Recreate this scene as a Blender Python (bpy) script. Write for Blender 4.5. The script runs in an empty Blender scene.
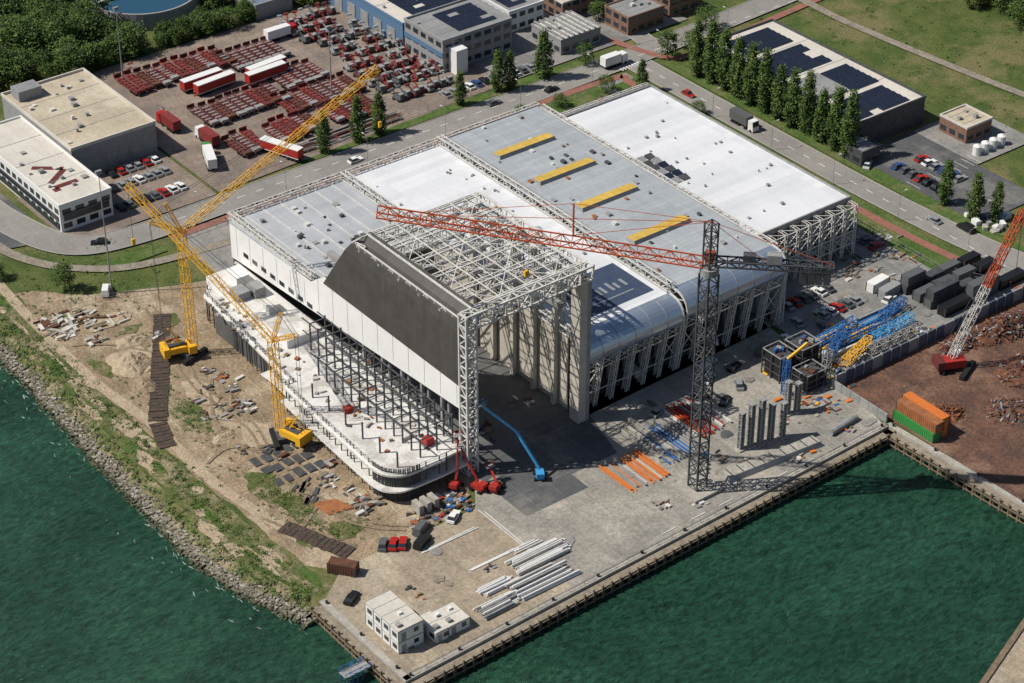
import bpy, math, random
from mathutils import Vector, Matrix, noise
random.seed(7)
R=random.uniform
# ------------------------------------------------------------------ materials
def mat(name,c1,c2=None,scale=.5,rough=.8,metal=0,bump=0,bscale=4,c3=None,s3=.05,brick=None,coord='pos',fine=.12,spec=.3,streak=0):
    m=bpy.data.materials.new(name);m.use_nodes=True;nt=m.node_tree;N=nt.nodes;L=nt.links
    b=N['Principled BSDF'];b.inputs['Roughness'].default_value=rough;b.inputs['Metallic'].default_value=metal
    b.inputs['Specular IOR Level'].default_value=spec
    if coord=='pos': P=N.new('ShaderNodeNewGeometry').outputs['Position']
    else: P=N.new('ShaderNodeTexCoord').outputs['Object']
    def noi(s,d=4,v=None):
        n=N.new('ShaderNodeTexNoise');n.inputs['Scale'].default_value=s;n.inputs['Detail'].default_value=d;n.inputs['Roughness'].default_value=.65
        L.new(v or P,n.inputs['Vector']);return n.outputs['Fac']
    def mix(f,a,bb,t='MIX'):
        x=N.new('ShaderNodeMix');x.data_type='RGBA';x.blend_type=t
        if isinstance(f,float): x.inputs[0].default_value=f
        else: L.new(f,x.inputs[0])
        for i,c in ((6,a),(7,bb)):
            if isinstance(c,tuple): x.inputs[i].default_value=(*c,1)
            else: L.new(c,x.inputs[i])
        return x.outputs[2]
    def ramp(f,a,bb,lo=0,hi=1):
        r=N.new('ShaderNodeMapRange');r.inputs[1].default_value=a;r.inputs[2].default_value=bb;r.inputs[3].default_value=lo;r.inputs[4].default_value=hi;L.new(f,r.inputs[0]);return r.outputs[0]
    def grey(f):
        n=N.new('ShaderNodeCombineColor')
        for i in range(3): L.new(f,n.inputs[i])
        return n.outputs[0]
    col=c1
    if c2: col=mix(ramp(noi(scale),.38,.62),c1,c2)
    if c3: col=mix(ramp(noi(s3,6),.5,.6),col,c3)
    if fine: col=mix(1.0,col,grey(ramp(noi(1.6,6),.25,.75,1-fine*2,1+fine*.8)),'MULTIPLY')
    if streak:
        mp=N.new('ShaderNodeMapping');mp.inputs['Scale'].default_value=(1,.08,1);mp.inputs['Rotation'].default_value=(0,0,.25);L.new(P,mp.inputs[0])
        col=mix(1.0,col,grey(ramp(noi(.7,4,mp.outputs[0]),.4,.7,1,1-streak)),'MULTIPLY')
    if brick:
        bw,bh,dark=brick
        t=N.new('ShaderNodeTexBrick');t.inputs['Scale'].default_value=1;t.inputs['Brick Width'].default_value=bw;t.inputs['Row Height'].default_value=bh
        t.inputs['Mortar Size'].default_value=.09 if bw>2 else .02;t.offset=.5 if bw<2 else 0
        t.inputs['Color1'].default_value=(1,1,1,1);t.inputs['Color2'].default_value=(.86,.87,.88,1);t.inputs['Mortar'].default_value=(dark,dark,dark,1)
        L.new(P,t.inputs['Vector']);col=mix(1.0,col,t.outputs['Color'],'MULTIPLY')
    if isinstance(col,tuple): b.inputs['Base Color'].default_value=(*col,1)
    else: L.new(col,b.inputs['Base Color'])
    if bump:
        bp=N.new('ShaderNodeBump');bp.inputs['Strength'].default_value=bump;bp.inputs['Distance'].default_value=.5;L.new(noi(bscale,4),bp.inputs['Height']);L.new(bp.outputs[0],b.inputs['Normal'])
    return m
G={}
def defm(k,*a,**kw): G[k]=mat(k,*a,**kw)
defm('grass',(.065,.105,.022),(.125,.15,.042),scale=.12,c3=(.19,.175,.075),s3=.045,bump=.6,bscale=2,rough=.95,fine=.32,streak=.12)
defm('lawn',(.06,.115,.022),(.10,.15,.036),scale=.2,c3=(.15,.16,.06),s3=.08,rough=.95,fine=.28,bump=.4,bscale=3)
defm('weeds',(.09,.125,.032),(.20,.185,.085),scale=.3,c3=(.36,.295,.19),s3=.16,bump=.8,bscale=2,rough=.95,fine=.32)
defm('soil',(.40,.305,.20),(.28,.21,.14),scale=.16,c3=(.48,.39,.275),s3=.09,bump=.9,bscale=.9,rough=.95,fine=.3,streak=.22)
defm('track',(.25,.19,.13),(.31,.24,.165),scale=.5,bump=.6,bscale=2,rough=.95,fine=.25)
defm('sand',(.47,.38,.265),(.37,.295,.205),scale=.3,bump=.6,bscale=1.5,rough=.95,fine=.2)
defm('gravel',(.31,.275,.22),(.24,.21,.17),scale=.3,bump=.3,rough=.95,fine=.25)
defm('road',(.235,.225,.21),(.28,.265,.245),scale=.08,rough=.9,fine=.12,streak=.08)
defm('asphalt',(.085,.088,.095),(.115,.115,.118),scale=.1,c3=(.17,.165,.155),s3=.06,rough=.9,fine=.15,brick=(7,7,1.4))
defm('apron',(.37,.345,.30),(.30,.28,.25),scale=.09,c3=(.44,.405,.345),s3=.05,rough=.85,fine=.22,brick=(6,6,.8),streak=.18)
defm('platform',(.42,.345,.255),(.35,.29,.215),scale=.12,c3=(.48,.41,.31),s3=.07,rough=.9,fine=.24,brick=(5,5,.82),streak=.15)
defm('pavegrey',(.27,.26,.245),(.32,.305,.285),scale=.1,c3=(.21,.205,.195),s3=.06,rough=.9,fine=.18,brick=(4,4,.86),streak=.15)
defm('brickyard',(.27,.21,.17),(.215,.175,.15),scale=.12,c3=(.32,.26,.21),s3=.05,rough=.9,fine=.2,brick=(8,3,.85),streak=.1)
defm('redpath',(.30,.13,.095),(.24,.11,.085),rough=.9)
defm('kerb',(.36,.35,.33),rough=.85)
defm('paint',(.75,.75,.72),rough=.7,fine=.1)
defm('rustyard',(.19,.10,.067),(.115,.067,.052),scale=.15,c3=(.25,.15,.105),s3=.07,bump=.6,bscale=1.5,rough=.95,fine=.3,streak=.2)
defm('rust',(.17,.07,.04),(.085,.045,.032),scale=.8,rough=.85,fine=.25)
defm('rustorange',(.38,.15,.06),(.26,.1,.045),scale=.8,rough=.85)
defm('concrete',(.43,.40,.35),(.34,.32,.285),scale=.3,rough=.85,fine=.2)
defm('quaywall',(.17,.14,.11),(.10,.085,.07),scale=.5,rough=.9,fine=.25)
defm('timber',(.24,.18,.12),(.15,.115,.08),scale=1,rough=.9,fine=.2)
defm('jettydeck',(.34,.29,.22),(.25,.21,.16),scale=.6,rough=.9,fine=.2,brick=(.5,4,.6))
defm('mats',(.10,.07,.055),(.06,.048,.04),scale=1,rough=.9,brick=(1.2,1.2,.4))
defm('rock',(.28,.25,.195),(.17,.155,.115),scale=.8,rough=.95,fine=.25)
defm('rockwet',(.08,.085,.05),(.12,.115,.07),scale=.8,rough=.6,fine=.25)
defm('foam',(.36,.42,.39),(.2,.28,.25),scale=2,rough=.8,fine=.2)
defm('roofwhite',(.72,.73,.755),(.655,.67,.70),scale=.05,rough=.5,fine=.05,brick=(30,2.4,.93),spec=.3,streak=.05)
defm('roofA',(.45,.47,.50),(.40,.42,.45),scale=.07,rough=.55,fine=.08,brick=(11,2.2,.86),streak=.1)
defm('roofC',(.41,.44,.465),(.37,.395,.42),scale=.08,rough=.5,fine=.08,brick=(16,1.5,.84),streak=.1)
defm('wallwhite',(.78,.77,.76),(.72,.715,.71),scale=.2,rough=.5,fine=.03)
defm('deck',(.70,.69,.665),(.60,.585,.56),scale=.35,c3=(.46,.44,.41),s3=.16,rough=.7,fine=.12)
defm('darkpanel',(.062,.056,.054),(.08,.073,.07),scale=.3,rough=.5,fine=.06,brick=(60,1.1,.75))
defm('steelwhite',(.64,.625,.59),(.54,.525,.495),scale=.6,rough=.55,fine=.1)
defm('steelgrey',(.33,.33,.32),(.25,.25,.25),scale=.5,rough=.5)
defm('steeldark',(.085,.088,.095),(.055,.058,.064),scale=.6,rough=.5)
defm('beige',(.55,.51,.44),(.47,.435,.38),scale=.2,rough=.7)
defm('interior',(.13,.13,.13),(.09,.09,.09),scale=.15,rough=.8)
defm('bayshade',(.04,.043,.05),(.06,.065,.07),scale=.3,rough=.6)  # near-black backing, interior dimness put into its colour
defm('metalblue',(.50,.58,.68),(.43,.51,.61),scale=.15,rough=.3,metal=.7,fine=.05)
defm('navy',(.04,.06,.11),(.055,.075,.125),rough=.5)
defm('bluewall',(.10,.13,.18),(.07,.09,.14),rough=.6,fine=.2)
defm('yellowroof',(.66,.44,.085),(.55,.37,.08),scale=.5,rough=.6,brick=(2.2,9,.75))
defm('craneyellow',(.80,.43,.03),rough=.45,fine=.15)
defm('cranered',(.62,.12,.04),(.5,.09,.035),rough=.5)
defm('red',(.42,.035,.025),(.33,.03,.025),rough=.45)
defm('yardred',(.27,.04,.033),(.17,.032,.03),scale=.8,rough=.6,fine=.2)
defm('darkred',(.15,.035,.03),(.10,.032,.03),scale=1,rough=.6)
defm('blue',(.04,.15,.40),(.03,.11,.30),rough=.5)
defm('lightblue',(.05,.30,.60),rough=.45)
defm('green',(.04,.25,.06),rough=.55)
defm('orange',(.62,.18,.04),rough=.5)
defm('black',(.02,.02,.022),rough=.6,fine=0)
defm('tyre',(.015,.015,.015),rough=.85,fine=0)
defm('glass',(.025,.032,.04),rough=.08,fine=0,spec=.6)
defm('cwhite',(.72,.72,.71),rough=.3,fine=.06);defm('csilver',(.38,.39,.40),rough=.3,metal=.4,fine=0);defm('cblack',(.015,.016,.018),rough=.25,fine=0)
defm('cgrey',(.10,.105,.11),rough=.3,fine=0);defm('cred',(.36,.02,.015),rough=.3,fine=0);defm('cblue',(.03,.07,.2),rough=.3,fine=0)
defm('solar',(.015,.02,.035),(.02,.026,.045),scale=1,rough=.25,brick=(1.7,1.1,2.2),spec=.4)
defm('tankwater',(.02,.07,.12),rough=.1,fine=0,spec=.5)
defm('roofbeige',(.50,.43,.32),(.43,.37,.28),scale=.1,c3=(.55,.49,.39),s3=.08,rough=.85,fine=.15,streak=.1)
defm('rooflight',(.62,.585,.52),(.55,.515,.46),scale=.1,rough=.8,fine=.12,streak=.08)
defm('roofgrey',(.22,.225,.23),(.28,.28,.28),scale=.12,rough=.8,fine=.15)
defm('wallgrey',(.30,.305,.31),(.26,.265,.27),rough=.7);defm('wallblue',(.10,.18,.30),rough=.55)
defm('brickwall',(.24,.14,.10),(.19,.115,.09),scale=1,rough=.85)
defm('bark',(.09,.07,.05),(.06,.048,.035),scale=2,rough=.95)
defm('leafd',(.030,.058,.014),rough=.8,fine=0);defm('leafm',(.062,.112,.022),rough=.8,fine=0);defm('leafl',(.11,.165,.036),rough=.8,fine=0)
def water():
    m=bpy.data.materials.new('water');m.use_nodes=True;nt=m.node_tree;N=nt.nodes;L=nt.links;b=N['Principled BSDF']
    P=N.new('ShaderNodeNewGeometry').outputs['Position']
    mp=N.new('ShaderNodeMapping');mp.inputs['Rotation'].default_value=(0,0,.5);mp.inputs['Scale'].default_value=(1,2.3,1);L.new(P,mp.inputs[0])
    def noi(s,d,v=None,dist=0):
        n=N.new('ShaderNodeTexNoise');n.inputs['Scale'].default_value=s;n.inputs['Detail'].default_value=d;n.inputs['Roughness'].default_value=.62;n.inputs['Distortion'].default_value=dist;L.new(v or mp.outputs[0],n.inputs['Vector']);return n.outputs['Fac']
    big=noi(.018,4,None,.6);fine=noi(.5,5,None,.5)
    cr=N.new('ShaderNodeValToRGB');cr.color_ramp.elements[0].position=.35;cr.color_ramp.elements[0].color=(.008,.036,.021,1);cr.color_ramp.elements[1].position=.68;cr.color_ramp.elements[1].color=(.016,.060,.036,1);L.new(big,cr.inputs[0])
    c2=N.new('ShaderNodeValToRGB');c2.color_ramp.elements[0].position=.34;c2.color_ramp.elements[0].color=(.5,.5,.5,1);c2.color_ramp.elements[1].position=.68;c2.color_ramp.elements[1].color=(1.7,1.7,1.7,1);L.new(fine,c2.inputs[0])
    mx=N.new('ShaderNodeMix');mx.data_type='RGBA';mx.blend_type='MULTIPLY';mx.inputs[0].default_value=1;L.new(cr.outputs[0],mx.inputs[6]);L.new(c2.outputs[0],mx.inputs[7])
    foam=noi(.8,3);fr=N.new('ShaderNodeMapRange');fr.inputs[1].default_value=.735;fr.inputs[2].default_value=.78;L.new(foam,fr.inputs[0])
    m2=N.new('ShaderNodeMix');m2.data_type='RGBA';L.new(fr.outputs[0],m2.inputs[0]);L.new(mx.outputs[2],m2.inputs[6]);m2.inputs[7].default_value=(.26,.33,.30,1)
    L.new(m2.outputs[2],b.inputs['Base Color']);b.inputs['Roughness'].default_value=.28;b.inputs['IOR'].default_value=1.33;b.inputs['Specular IOR Level'].default_value=.4
    bp=N.new('ShaderNodeBump');bp.inputs['Strength'].default_value=.9;bp.inputs['Distance'].default_value=.8;L.new(noi(.42,6),bp.inputs['Height']);L.new(bp.outputs[0],b.inputs['Normal'])
    return m
G['water']=water()
# ------------------------------------------------------------------ mesh builder
class MB:
    def __init__(s): s.v=[];s.f=[];s.mi=[];s.ms=[]
    def m(s,k):
        if k not in s.ms: s.ms.append(k)
        return s.ms.index(k)
    def face(s,pts,k):
        n=len(s.v);s.v+= [tuple(p) for p in pts];s.f.append(tuple(range(n,n+len(pts))));s.mi.append(s.m(k))
    def hexa(s,p,k,top=None):
        n=len(s.v);s.v+=[tuple(q) for q in p];a=s.m(k)
        for i,q in enumerate(((0,3,2,1),(4,5,6,7),(0,1,5,4),(1,2,6,5),(2,3,7,6),(3,0,4,7))):
            s.f.append(tuple(n+j for j in q));s.mi.append(s.m(top) if (top and i==1) else a)
    def box(s,x0,x1,y0,y1,z0,z1,k,top=None):
        s.hexa([(x0,y0,z0),(x1,y0,z0),(x1,y1,z0),(x0,y1,z0),(x0,y0,z1),(x1,y0,z1),(x1,y1,z1),(x0,y1,z1)],k,top)
    def obox(s,cx,cy,z0,lx,ly,lz,ang,k,top=None):
        c,sn=math.cos(ang),math.sin(ang);p=[]
        for z in (z0,z0+lz):
            for a,b in ((-1,-1),(1,-1),(1,1),(-1,1)):
                x=a*lx/2;y=b*ly/2;p.append((cx+c*x-sn*y,cy+sn*x+c*y,z))
        s.hexa(p,k,top)
    def beam(s,p,q,w,k,h=None):
        p=Vector(p);q=Vector(q);d=q-p
        if d.length<1e-4:return
        d.normalize();up=Vector((0,0,1)) if abs(d.z)<.95 else Vector((0,1,0))
        a=d.cross(up).normalized();b=a.cross(d).normalized();h=h or w;a=a*w/2;b=b*h/2
        s.hexa([p-a-b,p+a-b,p+a+b,p-a+b,q-a-b,q+a-b,q+a+b,q-a+b],k)
    def cyl(s,p,q,r,k,n=8,r2=None):
        p=Vector(p);q=Vector(q);d=(q-p).normalized();up=Vector((0,0,1)) if abs(d.z)<.95 else Vector((0,1,0))
        a=d.cross(up).normalized();b=a.cross(d).normalized();r2=r if r2 is None else r2;o=len(s.v);mm=s.m(k)
        for c,rr in ((p,r),(q,r2)):
            for i in range(n):
                t=2*math.pi*i/n;s.v.append(tuple(c+a*math.cos(t)*rr+b*math.sin(t)*rr))
        for i in range(n):
            j=(i+1)%n;s.f.append((o+i,o+j,o+n+j,o+n+i));s.mi.append(mm)
        s.f.append(tuple(o+i for i in range(n))[::-1]);s.mi.append(mm);s.f.append(tuple(o+n+i for i in range(n)));s.mi.append(mm)
    def prism(s,poly,z0,z1,k,top=None):
        n=len(poly);o=len(s.v);s.v+=[(x,y,z0) for x,y in poly]+[(x,y,z1) for x,y in poly];a=s.m(k)
        for i in range(n):
            j=(i+1)%n;s.f.append((o+i,o+j,o+n+j,o+n+i));s.mi.append(a)
        s.f.append(tuple(o+n+i for i in range(n)));s.mi.append(s.m(top) if top else a)
    def lattice(s,p,q,w,h,bay,r,k,tri=False,rd=None,up=None):
        p=Vector(p);q=Vector(q);d=q-p;L=d.length;d.normalize();u=up or (Vector((0,0,1)) if abs(d.z)<.9 else Vector((0,1,0)))
        a=d.cross(u).normalized();b=a.cross(d).normalized();rd=rd or r*.6
        c=[-a*w/2-b*h/2,a*w/2-b*h/2,b*h/2] if tri else [-a*w/2-b*h/2,a*w/2-b*h/2,a*w/2+b*h/2,-a*w/2+b*h/2]
        n=max(1,round(L/bay));m=len(c)
        for e in c: s.beam(p+e,q+e,r,k)
        for i in range(n+1):
            A=p+d*(L*i/n)
            for j in range(m):
                s.beam(A+c[j],A+c[(j+1)%m],rd,k)
                if i<n:
                    B=p+d*(L*(i+1)/n)
                    if (i+j)%2: s.beam(A+c[j],B+c[(j+1)%m],rd,k)
                    else: s.beam(A+c[(j+1)%m],B+c[j],rd,k)
    def planar(s,p,q,h,bay,r,k,hv=(0,0,1)):
        p=Vector(p);q=Vector(q);hv=Vector(hv)*h;n=max(1,round((q-p).length/bay))
        s.beam(p,q,r,k);s.beam(p+hv,q+hv,r,k)
        for i in range(n+1):
            A=p.lerp(q,i/n);s.beam(A,A+hv,r*.7,k)
            if i<n:
                B=p.lerp(q,(i+1)/n)
                if i%2:s.beam(A,B+hv,r*.7,k)
                else:s.beam(A+hv,B,r*.7,k)
    def mesh(s,name,smooth=False):
        me=bpy.data.meshes.new(name);me.from_pydata(s.v,[],s.f)
        for k in s.ms: me.materials.append(G[k])
        me.polygons.foreach_set('material_index',s.mi)
        if smooth: me.polygons.foreach_set('use_smooth',[True]*len(s.f))
        me.update();return me
    def obj(s,name,loc=(0,0,0),rot=0,parent=None,smooth=False):
        return inst(s.mesh(name,smooth),name,loc,rot,parent)
def inst(me,name,loc=(0,0,0),rot=0,parent=None,sc=1):
    o=bpy.data.objects.new(name,me);bpy.context.scene.collection.objects.link(o)
    o.location=loc;o.rotation_euler=(0,0,rot);o.scale=(sc,sc,sc) if not isinstance(sc,tuple) else sc
    if parent:o.parent=parent
    return o
def empty(name,loc=(0,0,0)):
    o=bpy.data.objects.new(name,None);bpy.context.scene.collection.objects.link(o);o.location=loc;return o
def jag(poly,amt,step=4):
    out=[]
    for i,(x,y) in enumerate(poly):
        X,Y=poly[(i+1)%len(poly)];n=max(1,int(math.hypot(X-x,Y-y)/step))
        for j in range(n):
            t=j/n;out.append((x+(X-x)*t+R(-amt,amt),y+(Y-y)*t+R(-amt,amt)))
    return out
Z=[0.02]
def sheet(name,poly,k,z=None,amt=0,step=4):
    if z is None: Z[0]+=.006;z=Z[0]
    if amt: poly=jag(poly,amt,step)
    b=MB();b.face([(x,y,z) for x,y in poly],k);o=b.obj(name)
    return o
def rect(x0,x1,y0,y1): return [(x0,y0),(x1,y0),(x1,y1),(x0,y1)]
def blob(x,y,rx,ry,n=22,s=0):
    return [(x+rx*math.cos(i*6.283/n)*(1+.45*noise.noise(Vector((math.cos(i*6.283/n)*1.6+x,math.sin(i*6.283/n)*1.6+y,s)))),y+ry*math.sin(i*6.283/n)*(1+.45*noise.noise(Vector((math.cos(i*6.283/n)*1.6+y,math.sin(i*6.283/n)*1.6+x,s+5))))) for i in range(n)]
def ribbon(name,pts,w,k,kerb=True,z=None):
    if z is None: Z[0]+=.006;z=Z[0]
    b=MB();P=[Vector((*p,0)) for p in pts];ns=[]
    for i in range(len(P)):
        a=P[max(0,i-1)];c=P[min(len(P)-1,i+1)];d=(c-a).normalized();ns.append(Vector((-d.y,d.x,0)))
    for i in range(len(P)-1):
        q=[P[i]-ns[i]*w/2,P[i+1]-ns[i+1]*w/2,P[i+1]+ns[i+1]*w/2,P[i]+ns[i]*w/2]
        b.face([(v.x,v.y,z) for v in q],k)
        if kerb:
            for sg in (-1,1):
                e0=w/2;e1=w/2+.25
                A=[P[i]+ns[i]*sg*e0,P[i+1]+ns[i+1]*sg*e0,P[i+1]+ns[i+1]*sg*e1,P[i]+ns[i]*sg*e1]
                b.hexa([(v.x,v.y,z-.01) for v in A]+[(v.x,v.y,z+.12) for v in A],'kerb')
    return b.obj(name)
def curve(pts,n=8):
    out=[]
    for i in range(len(pts)-1):
        p0=pts[max(0,i-1)];p1=pts[i];p2=pts[i+1];p3=pts[min(len(pts)-1,i+2)]
        for j in range(n):
            t=j/n
            out.append(tuple(.5*((2*p1[k])+(-p0[k]+p2[k])*t+(2*p0[k]-5*p1[k]+4*p2[k]-p3[k])*t*t+(-p0[k]+3*p1[k]-3*p2[k]+p3[k])*t**3) for k in (0,1)))
    out.append(pts[-1]);return out
# ------------------------------------------------------------------ ground / water
b=MB();b.face([(-4000,-4000,-3),(4000,-4000,-3),(4000,4000,-3),(-4000,4000,-3)],'water');b.obj('water')
top=[(-93,1500),(-93,200),(-92.6,120),(-93,84),(-93,58),(-94.3,40),(-94.5,26),(-95.6,-1),(-95,-30),(-91,-46),(-89,-52.6)]
topc=curve(top[2:],6);topc=[(x+R(-.5,.5),y) for x,y in topc];topc=top[:2]+topc[:-1]+[top[-1]]
land=topc+[(-89,-82.3),(46,-78.8),(48.6,-118),(54,-200),(80,-3000),(3000,-3000),(3000,3000),(-93,3000)]
b=MB();b.face([(x,y,0) for x,y in land],'grass');b.obj('ground')
b=MB()
rows=[(0,0),(-1.6,-.7),(-3.2,-1.6),(-4.6,-2.4),(-6.6,-3.6)]
pr=[[(x+dx+R(-.35,.35)*(dx!=0),y+R(-.3,.3)*(dx!=0),dz+(R(-.15,.15) if dx else -.02)) for dx,dz in rows] for x,y in curve(topc[1:],3)]
for i in range(len(pr)-1):
    for j in range(4): b.face([pr[i][j],pr[i+1][j],pr[i+1][j+1],pr[i][j+1]],('weeds','weeds','rock','rockwet')[j])
b.obj('shore_embankment')
def shx(y):
    for (x0,y0),(x1,y1) in zip(topc,topc[1:]):
        if y1<=y<=y0: return x0+(x1-x0)*(y-y0)/(y1-y0)
    return -89
b=MB()
for i in range(3200):
    y=R(-55,150);xs=shx(y)
    t=random.triangular(1.8,7.2,4.8);s=R(.2,.62);z=-.5*t+.25
    b.obox(xs-t,y,z-s*.5,s*R(.8,1.5),s,s*.7,R(0,3),'rockwet' if t>5.4 else ('rock' if random.random()<.8 else 'concrete'))
b.obj('riprap_rocks')
b=MB()
for i in range(190):
    y=R(-56,150);x=shx(y)-random.choice([R(5.6,6.6),R(5.8,7.4),R(6.5,14)]);l=R(.4,2.2);w=R(.05,.2);a=1.55+R(-.45,.45)
    c,s=math.cos(a),math.sin(a);q=[(-l/2,0),(-l*.2,-w*R(.5,1)),(l*.25,-w*R(.2,1)),(l/2,0),(l*.2,w*R(.3,1)),(-l*.25,w*R(.3,1))]
    b.face([(x+c*u-s*v,y+s*u+c*v,-2.985) for u,v in q],'foam')
b.obj('shore_foam')
quay=empty('quay_wall')
def quayside(a,c,name,jet=True):
    b=MB();A=Vector((*a,0));C=Vector((*c,0));d=(C-A);L=d.length;d.normalize();n=Vector((d.y,-d.x,0))
    ang=math.atan2(d.y,d.x);mid=(A+C)/2
    m=mid+n*.1;b.obox(m.x,m.y,-4,L,1.0,3.4,ang,'quaywall')
    m=mid-n*.3;b.obox(m.x,m.y,-.6,L+.6,1.5,.75,ang,'concrete')
    k=int(L/2.4);o=2.6 if jet else .8
    if jet:
        m=mid+n*1.55;b.obox(m.x,m.y,-.75,L,1.9,.22,ang,'jettydeck')
    for i in range(k+1):
        q=A+d*(L*i/k)+n*o;b.obox(q.x,q.y,-4.1,.4,.4,4.0+R(0,.4),ang,'timber')
        if jet:
            b.beam(A+d*(L*i/k)+n*.6+Vector((0,0,-1)),q+Vector((0,0,-1)),.25,'timber')
            if i<k: b.beam(q+Vector((0,0,-.9)),A+d*(L*(i+.5)/k)+n*o+Vector((0,0,-2.8)),.16,'timber')
    q=mid+n*(o+.2);b.obox(q.x,q.y,-1.1,L,.2,.32,ang,'timber');b.obox(q.x,q.y,-2.5,L,.2,.32,ang,'timber')
    for i in range(0,k,5):
        q=A+d*(L*(i+.5)/k)-n*.35;b.cyl((q.x,q.y,.15),(q.x,q.y,.6),.22,'black',8);b.cyl((q.x,q.y,.6),(q.x,q.y,.75),.34,'black',8)
    b.obj(name,parent=quay)
quayside((-89,-82.3),(46,-78.8),'front_wall');quayside((-89,-52.6),(-89,-82.3),'side_wall');quayside((46.5,-78.8),(48.6,-118),'east_wall')
quayside((48.6,-118),(54,-200),'far_wall')
b=MB();b.prism([(-25,-160.2),(17.4,-144.8),(44,-135),(44,-260),(-25,-260)],-4,-.2,'quaywall','platform');b.beam((-25,-160,-.1),(44,-134.8,-.1),1.2,'timber',.5);b.obj('opposite_quay')
# sheets
sheet('site_soil',[(-84,92),(-70,80),(-52,72),(-38,66),(-38,-40),(-60,-48),(-80,-50),(-86,-40),(-87,-10),(-88,20),(-87,60)],'soil',amt=.9)
sheet('weed_strip',[(-94,110),(-85.5,95),(-88,60),(-88.5,20),(-87.5,-20),(-84,-50),(-89,-51),(-94.5,-28),(-95,0),(-94,30),(-92.8,60)],'weeds',amt=.4)
Z[0]+=.006
for i in range(44):
    y=R(-48,100);x=shx(y)+R(.5,6);sheet('sand_patch' if i%3 else 'weed_patch',jag(blob(x,y,R(.5,1.6),R(1.5,5),16,i),.2,1),'sand' if i%3 else 'lawn',z=Z[0]+i*.0012)
Z[0]+=.06
ribbon('dyke_path',curve([(-84,112),(-86,85),(-87,60),(-87,42),(-85,20),(-85.6,-3),(-83,-23),(-79,-47)]),2.6,'sand',kerb=False)
for i,(x,y,rx,ry) in enumerate(((-77,20,3.5,8),(-77,-14,4,8),(-76,-24,3,6),(-72,-36,4,3),(-82,73,4,3),(-60,58,2.5,3),(-83,50,1.6,6),(-80,-34,2.5,4),(-76,34,2,2.5),(-70,60,3,1.6))):
    sheet('weed_patch',jag(blob(x,y,rx,ry,26,i),.4,1),'weeds')
for i,(x,y,rx,ry) in enumerate(((-75,48,4,6),(-68,3,4,6),(-70,27,3,6),(-64,-28,3,4),(-72,66,6,3))): sheet('sand_patch',jag(blob(x,y,rx,ry,26,i+9),.3,1),'sand')
for i,p in enumerate(([(-62,66),(-66,50),(-70,30),(-69,8),(-73,-10),(-70,-34),(-62,-44)],[(-60,66),(-63,50),(-68,30),(-67,8),(-71,-10),(-68,-34),(-60,-44)],[(-84,62),(-76,56),(-68,44),(-64,36)],[(-83,2),(-76,4),(-70,-2),(-66,-6)],[(-66,-30),(-72,-26),(-80,-30),(-84,-22)],[(-65,30),(-72,18),(-74,6),(-70,-6)])):
    ribbon('tyre_tracks',[(x+R(-.15,.15),y) for x,y in curve(p,8)],.7,'track',kerb=False)
sheet('rusty_plates',[(-73,-24),(-68,-26),(-66.5,-31),(-72,-30)],'rustorange',amt=.3)
sheet('concrete_platform',[(-88.2,-52.6),(-80,-46.5),(-46,-47),(-46,-80.3),(-88.2,-81.4)],'platform')
sheet('apron',[(-46,-47),(-38,-36),(-38,60),(-6,60),(-6,-33),(54,-33),(54,-18),(50,-61),(45.6,-78),(-46,-80.4)],'apron')
sheet('rear_pavement',rect(-40,112,60,92),'pavegrey')
sheet('side_pavement',[(54,-60),(130,-60),(112,-40),(108,60),(54,60)],'pavegrey')
sheet('dark_ground',[(-39,-56),(-22,-56),(-22,-50),(-9,-50),(-5,-36),(-5,-30),(-39,-30)],'asphalt')  # darker gridded ground sheet before the tall hall opening
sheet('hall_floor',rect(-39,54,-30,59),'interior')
sheet('rust_yard',[(47.5,-61),(190,-60),(190,-250),(56,-250),(49,-118)],'rustyard')
sheet('verge',rect(103,113.5,-40,88),'lawn');sheet('verge',rect(124,129.5,-50,90),'lawn');sheet('verge',rect(60,100,84,91),'lawn')
sheet('verge',rect(10,108,103,107),'lawn');sheet('verge',rect(-62,-44,86,91),'lawn')
sheet('brick_yard',[(-18,103.5),(80,107.5),(80,186),(-18,186)],'brickyard');sheet('office_lot',rect(-62,-19,103,133),'brickyard')
sheet('side_lot',[(-86,150),(-64,150),(-64,108),(-78,112)],'asphalt');sheet('industrial_lot',rect(80,150,108,200),'pavegrey')
sheet('east_lot',rect(129,152,-30,16),'asphalt')
ribbon('main_road',curve([(-72,260),(-71,150),(-69,122),(-62,103),(-46,97.6),(-21,97.6),(46,97.6),(120,98.6),(190,102.5),(330,112)]),9,'road')
ribbon('east_road',curve([(118.5,93.5),(118.5,40),(119,-10),(123,-50),(138,-110),(160,-180)]),8.5,'road')
ribbon('cycle_path',curve([(-40,90.7),(46,91),(104,91.4),(109,84),(109.5,40),(110,-20),(114,-60)]),2.6,'redpath',kerb=False)
ribbon('cycle_path',curve([(122,112),(128,92),(140,90),(200,95),(330,104)]),2.6,'redpath',kerb=False)
ribbon('footpath',curve([(-78,125),(-76,108),(-68,94),(-53,84),(-25,80),(0,80)]),3,'gravel',kerb=False)
ribbon('grass_path',curve([(187,150),(187,98),(187,71),(193,12),(205,-60)]),3,'gravel',kerb=False)
ribbon('service_road',curve([(130,103.5),(134,120),(150,160),(165,220)]),6,'road')
b=MB()
zz=Z[0]+.01
for i in range(-40,186,6): b.face([(i,97.8,zz),(i+2.4,97.8,zz),(i+2.4,98,zz),(i,98,zz)],'paint')
for i in range(-50,90,6): b.face([(118.4,i,zz),(118.6,i,zz),(118.6,i+2.4,zz),(118.4,i+2.4,zz)],'paint')
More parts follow.
